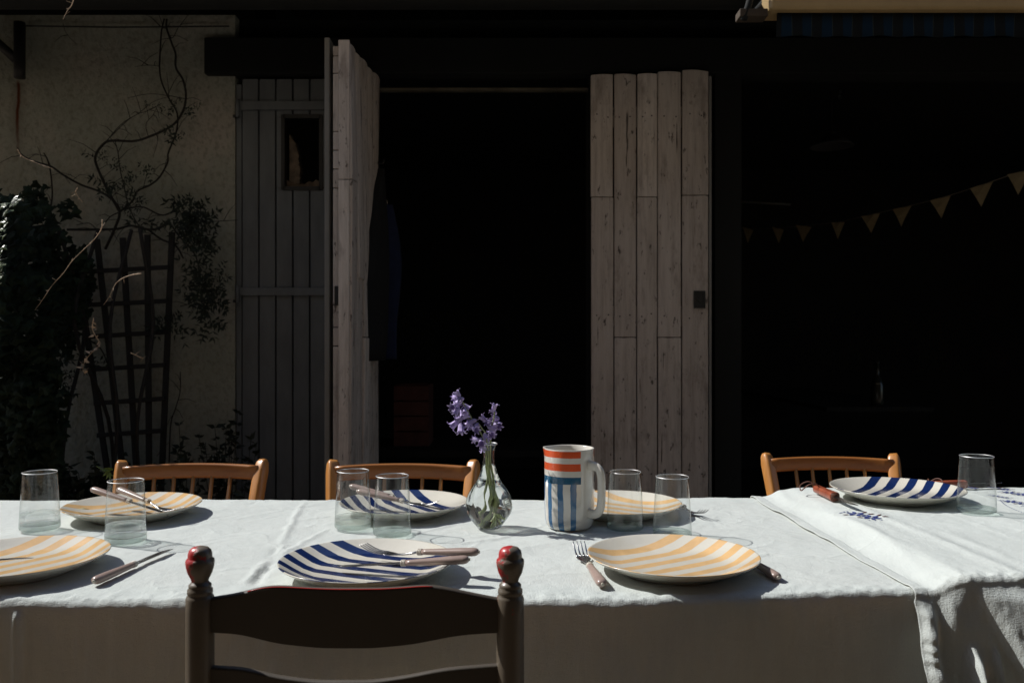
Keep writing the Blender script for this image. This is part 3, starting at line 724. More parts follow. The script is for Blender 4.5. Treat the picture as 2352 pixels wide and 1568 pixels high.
put('f', Vector((.352, 1.965, TZ + .003)), Vector((.398, 1.765, TZ + .003)), 'fork on the cloth right of the plate behind the tumblers')
def pocket_knife(end, tip, label, roll):
    t = empty('pocket_knife', (0, 0, 0), label, 'pocket knife', 'wooden handled pocket knives')
    pts = [(x, 0, .010) for x in (0, .002, .008, .03, .07, .098, .105)]
    MB().sweep(pts, rrect(.020, .018, .006, 3), scales=[.55, .78, .95, .92, 1, 1.05, 1.05]).build('handle', M_KNIFEW, t, smooth=True, bevel=.001, seg=1)
    MB().sweep([(.1052, 0, .010), (.107, 0, .010)], rrect(.018, .016, .005, 3)).build('collar', M_LEATH, t, smooth=True)
    v = []; xs = [.107, .13, .17, .19, .198, .202]; wd = [.010, .011, .011, .009, .005, .0008]
    for x, w_ in zip(xs, wd): v += [(x, .007 - w_ * 1.25, .010), (x, .007, .0092), (x, .007, .0108)]
    f = [(0, 1, 2)]
    for i in range(5):
        for j in range(3): f.append((i * 3 + j, i * 3 + (j + 1) % 3, i * 3 + 3 + (j + 1) % 3, i * 3 + 3 + j))
    MB().add(v, f).build('blade', M_STEEL, t)
    lp = spline([(.012, 0, .012), (.004, -.016, .026), (-.002, -.034, .018), (.016, -.040, .008), (.030, -.030, .022), (.028, -.012, .026), (.014, .002, .014)], 6)
    MB().tube(lp, .0014, 6).build('leather_loop', M_LEATH, t, smooth=True)
    aim(t, end, tip, roll); return t
e = RZ(1874, 1124, Z2 + .01); e.z -= .010; e.z += .003
tp = RZ(1978, 1170, Z2 + .01); tp.z -= .010; tp.z += .003
pocket_knife(e, tp, 'pocket knife with a leather loop, lying left of the right-hand blue plate', 0)
pocket_knife(Vector((.955, 1.985, Z2 + .002)), Vector((1.10, 2.0, Z2 + .002)), 'pocket knife mostly hidden behind the right-hand blue plate', 0)
# leaf scrap and crumbs
lf = MB(); lf.sweep([(0, 0, 0), (.012, .003, .002), (.026, .0, .001)], [(-.004, 0), (0, .001), (.004, 0), (0, -.0005)], scales=[.3, 1, .2])
o = lf.build('herb_leaf', M_STEM, smooth=True); o.location = RZ(308, 1171, TZ + .0105) - Vector((.0, 0, .001)); o.location = RZ(176, 1170, TZ + .02)
setp(o, 'scrap of green leaf on the rim of the far yellow plate', 'leaf')

# ------------------------------------------------------------------ bistro chairs
def bistro():
    t = empty('bistro_chair', (0, 0, 0), 'x', 'chair')
    for s in (-1, 1):
        pts = [(s * .165, .20, 0), (s * .165, .185, .25), (s * .166, .185, .44), (s * .172, .203, .56), (s * .181, .243, .68), (s * .189, .284, .775), (s * .1915, .293, .798), (s * .1925, .297, .806)]
        MB().sweep(pts, rrect(.031, .030, .007, 3), up=(s * .62, 1, 0), scales=[.85, 1, 1.05, 1.05, 1.08, 1.12, (1.0, .85), (.72, .5)]).build('back_post', M_HONEY, t, smooth=True)
        MB().sweep([(s * .17, -.17, 0), (s * .175, -.17, .43)], rrect(.032, .032, .006, 2)).build('leg', M_HONEY, t, smooth=True, bevel=.002)
    n = 14; rp = []
    for k in range(n + 1):
        u = 2 * k / n - 1; rp.append((u * .183, .278 + .030 * (1 - u * u), .772 + .004 * (1 - u * u)))
    MB().sweep(rp, rrect(.020, .041, .007, 3), up=(0, .08, 1)).build('top_rail', M_HONEYX, t, smooth=True)
    rp2 = [(p[0] * .93, p[1] - .080, .50) for p in rp]; MB().sweep(rp2, rrect(.018, .03, .005, 2)).build('lower_rail', M_HONEYX, t, smooth=True)
    for k in range(5):
        u = (k - 2) / 2 * .56
        a = (u * .166, .195 + .024 * (1 - u * u), .505); b = (u * .185, .272 + .030 * (1 - u * u), .762)
        MB().tube([a, ((a[0] + b[0]) / 2, (a[1] + b[1]) / 2, (a[2] + b[2]) / 2), b], [.0052, .0066, .0052], 10).build('spindle', M_HONEY, t, smooth=True)
    MB().bb(-.20, .20, -.20, .20, .435, .458).build('seat', M_HONEYX, t, bevel=.008, seg=3)
    for s in (-1, 1): MB().tube([(s * .167, -.16, .2), (s * .165, .18, .2)], .009, 10).build('stretcher', M_HONEY, t, smooth=True)
    return t
B0 = bistro()
for i, (px, d, rz, lab, sc) in enumerate(((459, 2.36, 4, 'honey wood spindle chair behind the far yellow plate, leftmost of three', .994),
                               (926, 2.32, 0, 'honey wood spindle chair behind the two tumblers and the far blue plate', 1.0),
                               (1898, 2.56, -2, 'honey wood spindle chair behind the right-hand blue plate and pocket knife', .984))):
    t = B0 if i == 0 else copy_tree(B0)
    x = (px - 1176) / F * d
    t.scale = (sc, sc, sc); t.rotation_euler = (0, 0, R(rz)); t.location = (x, d - .29, 0); setp(t, lab, None, 'spindle back chairs along the far side')

# ------------------------------------------------------------------ ladderback chair in front
UX = .5408e-3
def cx(px): return (px - 1176) * UX + .195
def cz(py): return 1.13 - (py - 784) * UX
lad = empty('ladderback_chair', (-.195, 1.06, 0), 'dark taupe ladderback chair with worn red finials, in the foreground', 'chair')
def lsm(pts, n=26):
    xs = np.linspace(pts[0][0], pts[-1][0], n)
    X = np.array([p[0] for p in pts]); Y = np.array([p[1] for p in pts])
    xx = np.linspace(pts[0][0], pts[-1][0], 200); yy = np.interp(xx, X, Y); k = np.ones(15) / 15
    ys = np.convolve(np.pad(yy, 7, mode='edge'), k, 'valid'); return xs, np.interp(xs, xx, ys)
def slat(top, bot, name, mat=None, y0=0):
    xs, zt_ = lsm(top, 40); _, zb_ = lsm(bot, 40); v = []; f = []
    for x, a, b in zip(xs, zt_, zb_):
        X = cx(x); u = X / .19; bow = -.014 * (1 - u * u) + y0
        A, Bz = cz(a), cz(b)
        for (yy, zz) in ((bow - .0055, Bz), (bow - .0055, A - .002), (bow - .003, A), (bow + .003, A), (bow + .0055, A - .002), (bow + .0055, Bz)): v.append((X, yy, zz))
    n = 6
    for i in range(len(xs) - 1):
        for k in range(n): f.append((i * n + k, i * n + (k + 1) % n, (i + 1) * n + (k + 1) % n, (i + 1) * n + k))
    f.append(tuple(range(n))); f.append(tuple((len(xs) - 1) * n + k for k in range(n)))
    MB().add(v, f).build(name, mat or M_SLAT, lad, smooth=True, bevel=.0012, seg=2)
TOP = [(470, 1374), (492, 1368), (530, 1362), (560, 1355), (590, 1346), (620, 1339), (660, 1338), (754, 1342), (880, 1342), (940, 1339), (980, 1336), (1010, 1339), (1047, 1348), (1100, 1361), (1140, 1370), (1160, 1375)]
BOT = [(470, 1448), (492, 1448), (555, 1449), (585, 1455), (647, 1468), (742, 1476), (862, 1476), (948, 1469), (1047, 1452), (1100, 1449), (1160, 1449)]
slat(TOP, BOT, 'back_slat')
slat([(470, 1526), (564, 1527), (647, 1543), (732, 1552), (862, 1551), (940, 1541), (1000, 1530), (1047, 1525), (1140, 1522), (1160, 1522)],
     [(470, 1610), (560, 1612), (742, 1636), (862, 1636), (1047, 1612), (1160, 1610)], 'back_slat')
# thin line of bare red along the crest of the top slat
xs, zz = lsm(TOP, 60); rl = [(cx(x), -.0040 - .014 * (1 - (cx(x) / .19) ** 2), cz(z) - .0006) for x, z in zip(xs, zz) if 575 < x < 1000]
MB().sweep(rl, circ(.0009, 6, .0006)).build('worn_crest', M_REDP, lad, smooth=True)
for s, px in ((-1, 459.5), (1, 1172)):
    X = cx(px)
    MB().lathe([(.0001, 0), (.013, 0), (.0165, .05), (.0172, .40), (.0172, .52), (.0172, cz(1400)), (.0172, cz(1373)), (.0160, cz(1367)), (.0145, cz(1363)), (.0155, cz(1360)), (.0152, cz(1352)), (.0132, cz(1348)), (.0138, cz(1345)), (.0136, cz(1341)), (.0118, cz(1338)), (.0100, cz(1334))], 32, c=(X, 0, 0)).build('back_post', M_TAUPE, lad, smooth=True, bevel=0)
    MB().lathe([(.0100, cz(1334)), (.0112, cz(1327)), (.0150, cz(1313)), (.0168, cz(1300)), (.0174, cz(1290)), (.0170, cz(1284)), (.0150, cz(1281)), (.0146, cz(1278)), (.0145, cz(1271)), (.0132, cz(1263)), (.0100, cz(1257)), (.0055, cz(1254.4)), (.0001, cz(1253.6))], 32, c=(X, 0, 0)).build('finial', M_WORN[s], lad, smooth=True)
    MB().lathe([(.0001, 0), (.014, 0), (.017, .1), (.017, .46), (.012, .475), (.0001, .476)], 24, c=(X, .36, 0)).build('front_leg', M_TAUPE, lad, smooth=True)
    for z in (.15, .28): MB().tube([(X, 0, z), (X, .36, z)], .008, 8).build('stretcher', M_TAUPE, lad, smooth=True)
slat([(470, 1716), (560, 1716), (742, 1734), (862, 1734), (1047, 1716), (1160, 1716)], [(470, 1790), (560, 1792), (742, 1816), (862, 1816), (1047, 1792), (1160, 1790)], 'back_slat')
for y, z in ((0, .2), (.36, .15), (.36, .28)): MB().tube([(-.19, y, z), (.19, y, z)], .008, 8).build('stretcher', M_TAUPE, lad, smooth=True)
MB().box((0, .19, .455), (.385, .37, .03)).build('seat', simple('rush_seat', (.30, .20, .09), .9, .3, 60, (1, .1, 1), .003), lad, bevel=.012, seg=3)

# ------------------------------------------------------------------ building
FY = 3.9
XL = RD(540, 784, FY).x
def wall(name, mb, mat, label, cat='wall'): return setp(mb.build(name, mat), label, cat)
wm = MB(); wm.bb(-6.5, XL, FY, FY + .35, 0, 2.62)
wall('rendered_wall', wm, M_PLAST, 'rough olive rendered wall behind the trellis and climbing vine')
# dark timber front above and beside the openings
xo0 = RD(757, 784, FY).x; xo1 = RD(1352, 784, FY).x; xb = RD(1640, 784, FY).x
tw = empty('timber_front', (0, FY, 0), 'blackened timber barn front above the doors and shutters', 'wall')
m = MB()
for k in range(40):
    x = -1.0 + k * .15; 
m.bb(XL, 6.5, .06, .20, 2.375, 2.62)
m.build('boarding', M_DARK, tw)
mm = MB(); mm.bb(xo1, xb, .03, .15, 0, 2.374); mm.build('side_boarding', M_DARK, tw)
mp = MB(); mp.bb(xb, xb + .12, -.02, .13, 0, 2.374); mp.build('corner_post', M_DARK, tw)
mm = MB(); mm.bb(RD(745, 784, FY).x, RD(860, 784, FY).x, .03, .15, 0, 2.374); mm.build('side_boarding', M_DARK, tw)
z0 = RD(0, 178, FY).z; z1 = RD(0, 93, FY).z
MB().bb(RD(468, 0, 3.86).x, 3.2, -.04, .055, z0 + .005, z1).build('lintel_beam', M_DARK, tw, bevel=.006)
lz = RD(0, 203, FY).z
MB().bb(RD(862, 0, FY).x, xo1, .02, .055, lz - .004, lz + .008).build('door_head', simple('pale_door_head', (.10, .085, .06), .8, .5, 9), tw)  # thin strip in a paler tone than the boarding
# barn room
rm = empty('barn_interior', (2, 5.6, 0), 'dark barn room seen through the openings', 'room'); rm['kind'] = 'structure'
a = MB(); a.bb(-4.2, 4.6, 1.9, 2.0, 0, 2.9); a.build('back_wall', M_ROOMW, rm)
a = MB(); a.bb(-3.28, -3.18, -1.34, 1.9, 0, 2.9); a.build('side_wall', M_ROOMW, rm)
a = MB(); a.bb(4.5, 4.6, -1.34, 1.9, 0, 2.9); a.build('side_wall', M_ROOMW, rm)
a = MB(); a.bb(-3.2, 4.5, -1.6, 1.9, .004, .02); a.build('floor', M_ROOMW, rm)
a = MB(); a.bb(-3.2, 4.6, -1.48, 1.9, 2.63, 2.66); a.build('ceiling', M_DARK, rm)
# roof with deep eaves
rf = empty('barn_roof', (0, 3.4, 0), 'dark eaves and roof over the rendered wall and barn front', 'roof')
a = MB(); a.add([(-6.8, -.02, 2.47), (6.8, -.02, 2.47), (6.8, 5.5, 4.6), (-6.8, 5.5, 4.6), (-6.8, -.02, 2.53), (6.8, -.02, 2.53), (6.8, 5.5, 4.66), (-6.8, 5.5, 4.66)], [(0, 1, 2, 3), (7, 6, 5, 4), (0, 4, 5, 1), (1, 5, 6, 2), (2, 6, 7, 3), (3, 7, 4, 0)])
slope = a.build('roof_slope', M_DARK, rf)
MB().bb(-6.8, 6.8, 5.4, 5.5, 0, 4.6).build('gable_back', M_DARK, rf)
for s in (-6.5, 6.4): MB().bb(s, s + .1, .87, 5.4, 0, 2.7).build('gable_side', M_DARK, rf)
gp = [(-6.8, -.085, 2.475), (6.8, -.085, 2.475)]
MB().sweep(gp, circ(.055, 14)).build('gutter', M_DARK, slope, smooth=True)
# downpipe and brace at the far left
x = RD(42, 0, 3.82).x
dp = empty('downpipe', (x, 3.83, 1.1), 'black iron bracket pipe ending above the rust streak on the rendered wall', 'pipe')
MB().tube([(0, 0, 1.46), (0, 0, 1.25), (0, 0, RD(0, 178, 3.82).z - 1.1)], .024, 14).build('pipe', M_IRON, dp, smooth=True)
MB().tube([(-.17, 0, 1.46), (-.10, 0, 1.37), (0, 0, 1.28)], .02, 10).build('brace', M_IRON, dp, smooth=True)
# wire along the wall
wz = RD(0, 60, 3.85).z
w_ = MB(); w_.tube([(-2.2, 3.85, wz), (-1.8, 3.85, wz - .006), (-1.28, 3.86, wz + .002)], .0035, 6)
setp(w_.build('wall_cable', M_IRON), 'thin dark cable strung along the top of the rendered wall', 'cable')

# grey boarded door
gd = empty('grey_door', (XL, FY, 0), 'slate grey boarded door with a small broken window', 'door')
D = lambda px: RD(px, 0, FY).x - XL
zt_ = RD(0, 182, FY).z
hx0, hx1, hz0, hz1 = D(652), D(737), RD(0, 432, FY).z, RD(0, 270, FY).z
m = MB()
bds = [540, 556, 595, 634, 673, 712, 757]
for a_, b_ in zip(bds[:-1], bds[1:]):
    xa, xb_ = D(a_) + .003, D(b_) - .003; top = zt_ if a_ > 540 else RD(0, 193, FY).z
    ya, yb = (-.005, .02) if a_ > 540 else (.004, .03)
    if xb_ <= hx0 or xa >= hx1: m.bb(xa, xb_, ya, yb, .03, top)
    else:
        if xa < hx0: m.bb(xa, hx0, ya, yb, hz0, hz1)
        if xb_ > hx1: m.bb(hx1, xb_, ya, yb, hz0, hz1)
        m.bb(xa, xb_, ya, yb, .03, hz0); m.bb(xa, xb_, ya, yb, hz1, top)
m.build('boards', M_GREY, gd, bevel=.003, seg=1)
MB().bb(D(556), D(757), .021, .024, .03, hz0 - .03).build('backing', M_DARK, gd)
for ya, yb in ((235, 255), (661, 679)):
    MB().bb(D(552), D(750), -.022, -.0055, RD(0, yb, FY).z, RD(0, ya, FY).z).build('ledge', M_GREY, gd, bevel=.002)
for ya, yb in ((233, 272), (656, 695)):
    h = MB(); zc_ = (RD(0, ya, FY).z + RD(0, yb, FY).z) / 2; hh = RD(0, ya, FY).z - RD(0, yb, FY).z
    h.tube([(D(551), -.03, zc_ - hh / 2), (D(551), -.03, zc_ + hh / 2)], .009, 12); h = h.build('hinge', M_GREY, gd, smooth=True)
    MB().bb(D(538), D(551), -.02, -.008, zc_ - hh / 2, zc_ - hh / 2 + .012).build('hinge_strap', M_IRON, h)
wf = MB()
for (a_, b_, c_, d_) in ((hx0 - .01, hx0 + .006, hz0 - .01, hz1 + .01), (hx1 - .006, hx1 + .01, hz0 - .01, hz1 + .01), (hx0, hx1, hz1 - .006, hz1 + .012), (hx0, hx1, hz0 - .012, hz0 + .006)): wf.bb(a_, b_, -.012, .03, c_, d_)
wf = wf.build('window_frame', M_IRON, gd)
st = MB()
def ragged(n, fn, y0, y1):          # solid strip with an uneven broken inner edge
    v = []; f = []
    for k in range(n):
        (ax, az), (bx2, bz2) = fn(k / (n - 1)); v += [(ax, y0, az), (bx2, y0, bz2), (bx2, y1, bz2), (ax, y1, az)]
    for k in range(n - 1):
        for q in range(4): f.append((k * 4 + q, k * 4 + 4 + q, k * 4 + 4 + (q + 1) % 4, k * 4 + (q + 1) % 4))
    f += [(0, 1, 2, 3), tuple((n - 1) * 4 + q for q in (3, 2, 1, 0))]; st.add(v, f)
wz_ = hz1 - hz0; wx_ = hx1 - hx0
ragged(40, lambda u: ((hx0 + .012, hz0 + u * wz_ * .80), (hx0 + .012 + .050 * (1 - u ** 4) + random.uniform(-.006, .006), hz0 + u * wz_ * .80)), .045, .10)
ragged(30, lambda u: ((hx0 + u * wx_, hz0 + .0), (hx0 + u * wx_, hz0 + .020 + .040 * abs(u - .45) + random.uniform(0, .014))), .043, .098)
st.build('broken_render', M_STONE, wf, bevel=.004, seg=1)

# open grey shutter seen edge-on
x1 = RD(751, 0, 3.42).x
es = empty('grey_shutter', (x1, 3.42, 0), 'pale grey shutter standing open edge-on beside the boarded door', 'shutter')
MB().bb(-.0105, .0105, 0, .46, .16, RD(0, 86, 3.42).z).build('shutter_leaf', M_GREYE, es, bevel=.003)
MB().bb(.0115, .020, .02, .44, .5, .56).build('ledge', M_GREYE, es)

# plank shutters
def plank_mb(n, w, h, th, seams, tops, seed=0):
    m = MB(); x = 0; rnd = random.Random(seed)
    for k in range(n):
        wd = w[k]; zb = .16; cuts = [zb] + [s for s in seams[k]] + [h + tops[k]]
        for i in range(len(cuts) - 1):
            a, b = cuts[i] + (.0025 if i else 0), cuts[i + 1] - (.001 if i < len(cuts) - 2 else 0)
            dx = rnd.uniform(-.0015, .0015); dy = rnd.uniform(-.0015, .0015)
            tp = []; ns = 6
            last = i == len(cuts) - 2; rk = rnd.uniform(-.006, .006)
            xs = [x + .0028 + dx + (wd - .0056) * j / ns for j in range(ns + 1)]
            zs = [b + (.0035 * math.sin(math.pi * (j / ns)) + rk * (j / ns - .5) if last else .0012 * math.sin(j * 1.7)) for j in range(ns + 1)]
            v = []; 
            for j in range(ns + 1):
                crown = -.0035 * math.sin(math.pi * j / ns)
                v += [(xs[j], dy + crown, a), (xs[j], dy + crown, zs[j]), (xs[j], th + dy, zs[j]), (xs[j], th + dy, a)]
            f = [(0, 1, 2, 3), tuple(ns * 4 + q for q in (3, 2, 1, 0))]
            for j in range(ns):
                for q in range(4): f.append((j * 4 + q, j * 4 + 4 + q, j * 4 + 4 + (q + 1) % 4, j * 4 + (q + 1) % 4))
            m.add(v, f)
        x += wd
    return m
zz_ = lambda py, d=FY: RD(0, py, d).z
wds = [(1408 - 1355), (1460 - 1408), (1508 - 1460), (1563 - 1508), (1625 - 1563)]; wds = [k / F * 3.86 for k in wds]
sh = empty('plank_shutter', (RD(1355, 0, 3.86).x, 3.83, 0), 'weathered whitewashed plank shutter folded flat beside the dark doorway', 'shutter', 'plank shutters of the doorway')
sh['label'] = 'weathered plank shutter folded flat, with a black keep on its last plank'
plank_mb(5, wds, zz_(172, 3.83), .022, [[zz_(453, 3.83)], [zz_(775, 3.83), ], [zz_(453, 3.83)], [zz_(775, 3.83)], [zz_(449, 3.83)]], [0, .001, .004, .012, .018], 2).build('planks', M_PLANK, sh, smooth=False, bevel=.002, seg=1)
W_ = sum(wds)
MB().bb(W_ + .001, W_ + .012, .002, .05, .16, zz_(175, 3.83)).build('edge_batten', M_GREYE, sh)
for z in (.5, 1.2, 2.1): MB().bb(.01, W_ - .01, .026, .05, z, z + .09).build('batten', M_PLANK, sh)
kx = RD(1606, 0, 3.83).x - sh.location.x
k_ = MB(); z0, z1 = zz_(708, 3.83), zz_(668, 3.83)
k_.bb(kx - .026, kx - .018, -.010, -.0035, z0, z1); k_.bb(kx + .018, kx + .026, -.010, -.0035, z0, z1); k_.bb(kx - .018, kx + .018, -.010, -.0035, z1 - .008, z1); k_.bb(kx - .018, kx + .018, -.010, -.0035, z0, z0 + .008); k_.bb(kx - .018, kx + .018, -.006, -.0034, z0 + .008, z1 - .008)
k_.bb(kx - .008, kx + .008, -.014, -.0065, z0 + .03, z0 + .045)
k_.build('latch_keep', M_IRON, sh)
nm = MB(); xn = 0
for wd_ in wds:
    for zn in (.545, 1.245, 2.145):
        for fx in (.27, .73):
            nm.box((xn + wd_ * fx + random.uniform(-.004, .004), -.0045, zn + random.uniform(-.012, .012)), (.006, .003, .006))
    xn += wd_
nm.build('nail_heads', M_IRON, sh, bevel=.001, seg=1)
# left leaf, standing open towards the yard
hinge = RD(868, 0, 3.88); free = RD(803, 0, 3.36)
ls = empty('plank_shutter', (free.x, free.y, 0), 'weathered plank shutter standing open towards the yard, seen at a steep angle', 'shutter', 'plank shutters of the doorway')
dv = Vector((hinge.x - free.x, hinge.y - free.y, 0)); ls.rotation_euler = (0, 0, math.atan2(dv.y, dv.x)); Lw = dv.length
m = plank_mb(5, [Lw / 5] * 5, zz_(97, 3.36), .022, [[zz_(412, 3.36)], [zz_(430, 3.5), zz_(640, 3.5)], [zz_(775, 3.6)], [], [zz_(470, 3.8)]], [0, -.004, .01, .004, .012], 5)
# warp the planks a little
m.v = [(x, y + .008 * math.sin(z * 3.1 + x * 5) - .006, z) for x, y, z in m.v]
m.build('planks', M_PLANK, ls, bevel=.002, seg=1)
e_ = MB()
for a_, b_, dx in ((.16, zz_(412, 3.36) - .003, .002), (zz_(412, 3.36), zz_(93, 3.36), 0)): e_.bb(-.008, .004, -.001 + dx, .043, a_, b_)
e_.build('edge_board', M_PLANK, ls, bevel=.002)
e_ = MB(); cuts = [zz_(c, 3.41) for c in (1600, 795, 752, 700, 432, 388, 345, 302, 168, 128, 105)]
for a_, b_ in zip(cuts[:-1], cuts[1:]): e_.bb(.05, .09, .046, .080, a_ + .002, b_ - .001)
e_.build('stacked_batten', M_PLANK, ls, bevel=.003)
z0 = zz_(700, 3.40); MB().bb(.042, .049, .050, .072, z0, z0 + .075).build('latch_keep', M_IRON, ls)
MB().bb(.03, .05, -.012, -.004, zz_(470, 3.36), zz_(420, 3.36)).build('latch_keep', M_IRON, ls)

# black coat hung on the inner face of the open leaf
jk = empty('black_coat', (hinge.x, hinge.y, 0), 'black coat hanging from the hinge side of the open plank shutter', 'coat')
jk.rotation_euler = ls.rotation_euler
jv = []; jf = []; nr_ = 14
for i in range(nr_):
    t = i / (nr_ - 1); py = 372 + t * (828 - 372); zq = zz_(py, 3.72)
    ext = .02 + .27 * min(1, t * 1.6) ** .8; th = .012 + .05 * math.sin(math.pi * min(1, .15 + t * .6))
    for k in range(10):
        a = k / 9; u = -ext * (1 - a); d_ = -.004 - th * math.sin(math.pi * a) * (1 + .25 * math.sin(9 * a + 3 * t))
        jv.append((u, d_, zq))
    for k in range(10):
        a = k / 9; jv.append((-ext * a, -.0025, zq))
for i in range(nr_ - 1):
    for k in range(20): jf.append((i * 20 + k, i * 20 + (k + 1) % 20, (i + 1) * 20 + (k + 1) % 20, (i + 1) * 20 + k))
jf += [tuple(range(20)), tuple((nr_ - 1) * 20 + k for k in range(20))]
MB().add(jv, jf).build('coat_cloth', M_BLACK, jk, smooth=True)
MB().tube([(-.03, -.002, zz_(360, 3.72)), (-.03, -.03, zz_(362, 3.72)), (-.03, -.035, zz_(352, 3.72))], .004, 8).build('coat_hook', M_IRON, jk, smooth=True)

# things inside the doorway
cv = MB(); 
def coat(x):
    n = 14; rows = 20; v = []; f = []
    for i in range(rows):
        t = i / (rows - 1); z = zz_(470, 4.25) + t * (zz_(825, 4.25) - zz_(470, 4.25))
        for k in range(n):
            a = 2 * math.pi * k / n; rx = (.03 + .045 * t + .02 * math.sin(5 * t)) * (1 + .15 * math.sin(3 * a + 4 * t)); v.append((rx * math.cos(a), .4 * rx * math.sin(a), z))
    for i in range(rows - 1):
        for k in range(n): f.append((i * n + k, i * n + (k + 1) % n, (i + 1) * n + (k + 1) % n, (i + 1) * n + k))
    f.append(tuple(range(n))); f.append(tuple((rows - 1) * n + k for k in range(n))); return v, f
ct = empty('hanging_apron', (RD(888, 0, 4.25).x, 4.25, 0), 'dark navy apron hanging just inside the doorway', 'apron')
cv.add(*coat(0)); cv.build('apron_cloth', M_NAVY, ct, smooth=True)
MB().tube(spline([(0, 0, zz_(478, 4.25)), (-.012, 0, zz_(484, 4.25)), (0, 0, zz_(490, 4.25)), (.008, 0, zz_(480, 4.25)), (0, 0, zz_(457, 4.25))], 5), .002, 6).build('hook', M_STEEL, ct, smooth=True)
bx = empty('wooden_crate', (RD(945, 0, 4.9).x, 4.9, 0), 'dim reddish crate standing on end in the dark doorway', 'crate')
cb = MB(); wv = .10; z0, z1 = zz_(1025, 4.9), zz_(885, 4.9)
for k in range(4): cb.bb(-wv, wv, -.01, .01, z0 + k * (z1 - z0) / 4 + .004, z0 + (k + 1) * (z1 - z0) / 4 - .004)
cb.bb(-wv, -wv + .02, .011, .25, z0, z1); cb.bb(wv - .02, wv, .011, .25, z0, z1); cb.bb(-wv, wv, .251, .27, z0, z1)
cb.build('boards', simple('dull_red_wood', (.10, .035, .03), .8, .3, 12), bx)
MB().bb(-.9, .75, -.15, .5, z0 - .04, z0 - .002).build('workbench_top', M_ROOMW, None).location = (bx.location.x + .5, 4.9, 0)
wb = COL.objects['workbench_top']; setp(wb, 'dark bench top carrying the crate inside the doorway', 'bench')
for s in (-.85, .68):
    MB().bb(s, s + .05, .0, .05, .021, z0 - .041).build('leg', M_ROOMW, wb)

# pendant lamp, bottle, light bulbs
pl = empty('pendant_lamp', (RD(1910, 0, 5.2).x, 5.2, zz_(335, 5.2)), 'dim enamel pendant lamp hanging under the dark barn ceiling', 'lamp')
MB().lathe([(.012, .09), (.02, .07), (.05, .05), (.10, .022), (.128, 0), (.130, -.006), (.124, -.003), (.095, .016), (.012, .05)], 32).build('lamp_shade', simple('dull_enamel', (.07, .065, .065), .4, .1), pl, smooth=True)
MB().tube([(0, 0, .09), (0, 0, 2.6 - pl.location.z)], .004, 6).build('cord', M_IRON, pl)
for px, py, lab in ((1930, 220, 'bare light bulb above the pendant lamp in the dark barn'), (2145, 180, 'bare light bulb highest at the right in the dark barn'), (1720, 160, 'bare light bulb near the plank shutter in the dark barn')):
    b = empty('light_bulb', RD(px, py, 5.0), lab, 'light bulb', 'unlit bulbs hanging in the barn')
    MB().lathe([(.0001, -.03), (.010, -.028), (.016, -.018), (.015, -.006), (.008, .006), (.006, .012), (.0001, .012)], 16).build('bulb', M_BASEG, b, smooth=True)
    MB().lathe([(.0001, .012), (.007, .012), (.007, .03), (.002, .034), (.002, 2.61 - b.location.z)], 10).build('socket', M_IRON, b, smooth=True)
bt = MB().lathe([(.0001, 0), (.04, 0), (.042, .01), (.042, .13), (.03, .17), (.014, .20), (.013, .27), (.016, .272), (.016, .285), (.0001, .285)], 24).build('bottle', simple('dusty_dark_bottle', (.03, .034, .03), .15, .3), smooth=True)
bt.location = RD(2015, 930, 5.6); setp(bt, 'dark bottle standing on the shelf deep in the barn', 'bottle')
z0 = bt.location.z
sf = MB().bb(RD(1880, 0, 5.6).x, RD(2120, 0, 5.6).x, 5.45, 7.49, z0 - .03, z0 - .001).build('shelf', M_ROOMW); setp(sf, 'dark shelf under the bottle deep in the barn', 'shelf')
MB().tube([RD(1700, 463, 5.8), RD(1816, 470, 5.8)], .008, 8).build('pole', simple('dusty_pole', (.10, .10, .09)), smooth=True)
setp(COL.objects['pole'], 'thin pale pole lying across the rafters in the dark barn', 'pole')

# bunting
A_, B_ = RD(1660, 520, 6.6), RD(2440, 372, 3.75)
fl = [(1718, 525), (1787, 524), (1846, 519), (1925, 510), (2000, 493), (2071, 477), (2160, 455), (2255, 425), (2343, 395), (2420, 378)]
bn = empty('bunting', (0, 0, 0), 'string of ochre triangular flags sagging across the dark barn bay', 'bunting')
pts = []
def bd(px): u = (px - 1660) / 780; return 1 / ((1 - u) / 6.6 + u / 3.75)
for px, py in [(1640, 522)] + fl + [(2500, 362)]: pts.append(RD(px, py, bd(px)))
MB().tube(spline(pts, 5), .0025, 6).build('string', M_STRING, bn, smooth=True)
for i, (px, py) in enumerate(fl):
    p = RD(px, py, bd(px)); q = RD(px + 10, py, bd(px + 10)); d = (pts[i + 2] - pts[i]).normalized()
    w_ = random.uniform(.043, .056); yaw = random.uniform(-.25, .25); dd = Vector((d.x, d.y * .25, d.z)).normalized() * w_
    top = [p - dd, p - dd * .3, p + dd * .3, p + dd]; v = []
    tip = p + Vector((random.uniform(-.008, .008), random.uniform(-.01, .01), -.105))
    cu = random.uniform(-.012, .012)
    for off in (0, .0012):
        for j, c in enumerate(top): v.append(c + Vector((0, off + .004 * math.sin(j * 2) + cu * (j % 2), .002 * math.sin(j + i))))
        v.append((top[0] + tip) / 2 + Vector((0, off - .004, 0))); v.append((top[3] + tip) / 2 + Vector((0, off + .004, 0))); v.append(tip + Vector((0, off, 0)))
    f = [(0, 1, 2, 3, 5, 4), (4, 5, 6), (12, 11, 13), (11, 12, 10, 9, 8, 7)]
    bn_f = MB().add(v, f).build('flag', M_FLAG, bn)
